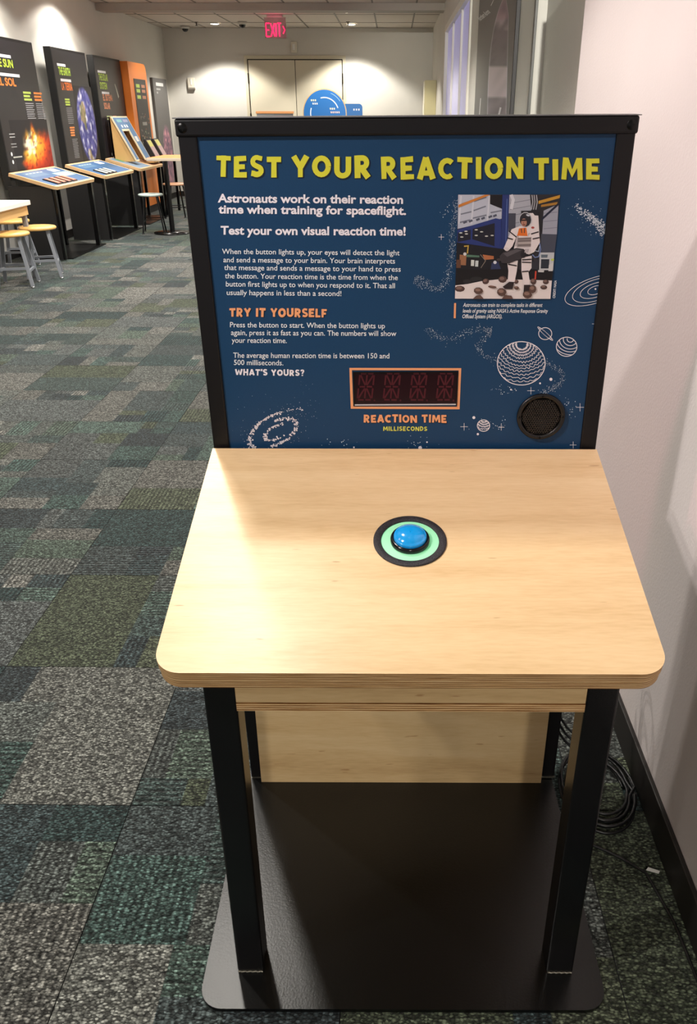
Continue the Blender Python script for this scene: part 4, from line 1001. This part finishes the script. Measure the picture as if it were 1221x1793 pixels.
stool(MAPLE, GREYM, 'maple-seat stool with grey steel legs standing right of the nearest one', (-3.62, 8.50, 0), R(20), .185, .50)
stool(MAPLE, GREYM, 'maple-seat stool behind the white table corner, half hidden', (-4.12, 9.05, 0), R(5), .185, .50)
stool(mat('pale_seat', (190, 206, 200), .3), BLK, 'black stool with pale shiny seat in front of the third station', (-3.42, 12.0, 0), R(10), .17, .52, False)
stool(mat('brown_seat', (176, 130, 100), .35), BLK, 'black stool with brown shiny seat beyond the orange table', (-3.48, 13.65, 0), R(30), .19, .54, False)
t = thing('white_table', 'white-topped table with wooden apron at the left edge', 'table', (-4.02, 7.55, 0))
MB().box(-.36, .36, -1.0, 1.0, .70, .745).build('tabletop', mat('white_laminate', (240, 238, 234), .3), t, bevel=.006)
MB().box(-.33, .33, -.97, .97, .61, .70).build('apron', mat('maple_apron', (216, 176, 116), .5), t)
for x in (-.3, .3):
    for y in (-.93, .93): MB().box(x-.02, x+.02, y-.02, y+.02, .0, .61).build('leg', GREYM, t)
t = thing('orange_table', 'high round-post table with an orange top behind the stand at left', 'table', (-2.88, 11.95, 0))
tp = MB().box(-.40, .40, -.45, .5, .965, 1.0).build('tabletop', mat('pale_edge', (204, 190, 170), .5), t, bevel=.003)
MB().box(-.39, .39, -.44, .49, 1.0, 1.003).build('laminate', mat('orange_laminate', (232, 138, 84), .35), tp)
MB().tube([(-.27, 0, .02), (-.27, 0, .965)], .035, 12).build('pedestal', BLK, t)
MB().lathe([(.001, 0), (.26, 0), (.26, .015), (.05, .03), (.001, .03)], 32, (-.27, 0, 0)).build('base', BLK, t)

# ------------------------------------------------------------------ tall poster on the right wall
PX0 = .715
t = thing('wall_poster', 'tall grey poster board with a planet picture and black edge on the right wall', 'poster', (XR, 6.6, 0))
pb = MB().box(PX0-XR, -.001, -1.09, 1.34, .7, 2.6).build('poster_board', mat('poster_black_edge', (24, 16, 18), .5), t, bevel=.002)
def PW(px, py, k=0):
    d = RC @ cv(px, py); s = (PX0-.002-k*.0006)/d.x; p = Vector((0, 0, CH))+d*s; return (p.x-XR, p.y-6.6, p.z)
m = MB(); g = .0012
m.poly([(-1.085, .705), (1.335, .705), (1.335, 2.595), (-1.085, 2.595)], (102, 100, 96), lambda y, z: (PX0-XR-g, y, z))
def edge_l(v): return 884-32*(1-math.exp(-v*3.4)) if v > 0 else 884
def edge_r(v): return 886+6*min(1, v*6)-5*v
def cfa(u, v):
    y = v*205; b_ = NZ(u*2+y*.01, y*.055+u*1.2, 3); c = mix((92, 84, 88), (176, 158, 168), b_+.5)
    if 118 < y < 168: c = mix(c, (222, 206, 214), .8)
    if 60 < y < 118: c = mix(c, (84, 74, 80), .45+b_)
    if y > 168: c = mix(c, (100, 88, 92), .5)
    if 5 < y < 40: c = mix(c, (166, 116, 128), .4)
    return mix(c, (214, 214, 226), max(0, .06-min(u, 1-u))*12)
m.grid(lambda u, v: PW(edge_l(v)+(edge_r(v)-edge_l(v))*u, -8+v*215, 1), 18, 44, cfa)
text_line(m, 'Northern Aurora', (841, 37), (859, 22), -9, (226, 226, 226), lambda a, b_: PW(a, b_, 1), .03)
m.stroke([(860, 10), (866, -3)], 1, (226, 226, 226), lambda a, b_: PW(a, b_, 1)); m.stroke([(839.5, 205), (842, 172)], 1, (230, 230, 230), lambda a, b_: PW(a, b_, 1)); m.stroke([(873, 205), (877, 188)], 3, (230, 226, 230), lambda a, b_: PW(a, b_, 2))
m.build('poster_print', PRINT, pb, label='grey planet picture with white lettering Northern Aurora')

for o in bpy.data.objects:                       # print too small to pick apart
    if o.name.split('.')[0] == 'lettering' and o.data.materials[0] is PRINT: o['kind'] = 'stuff'
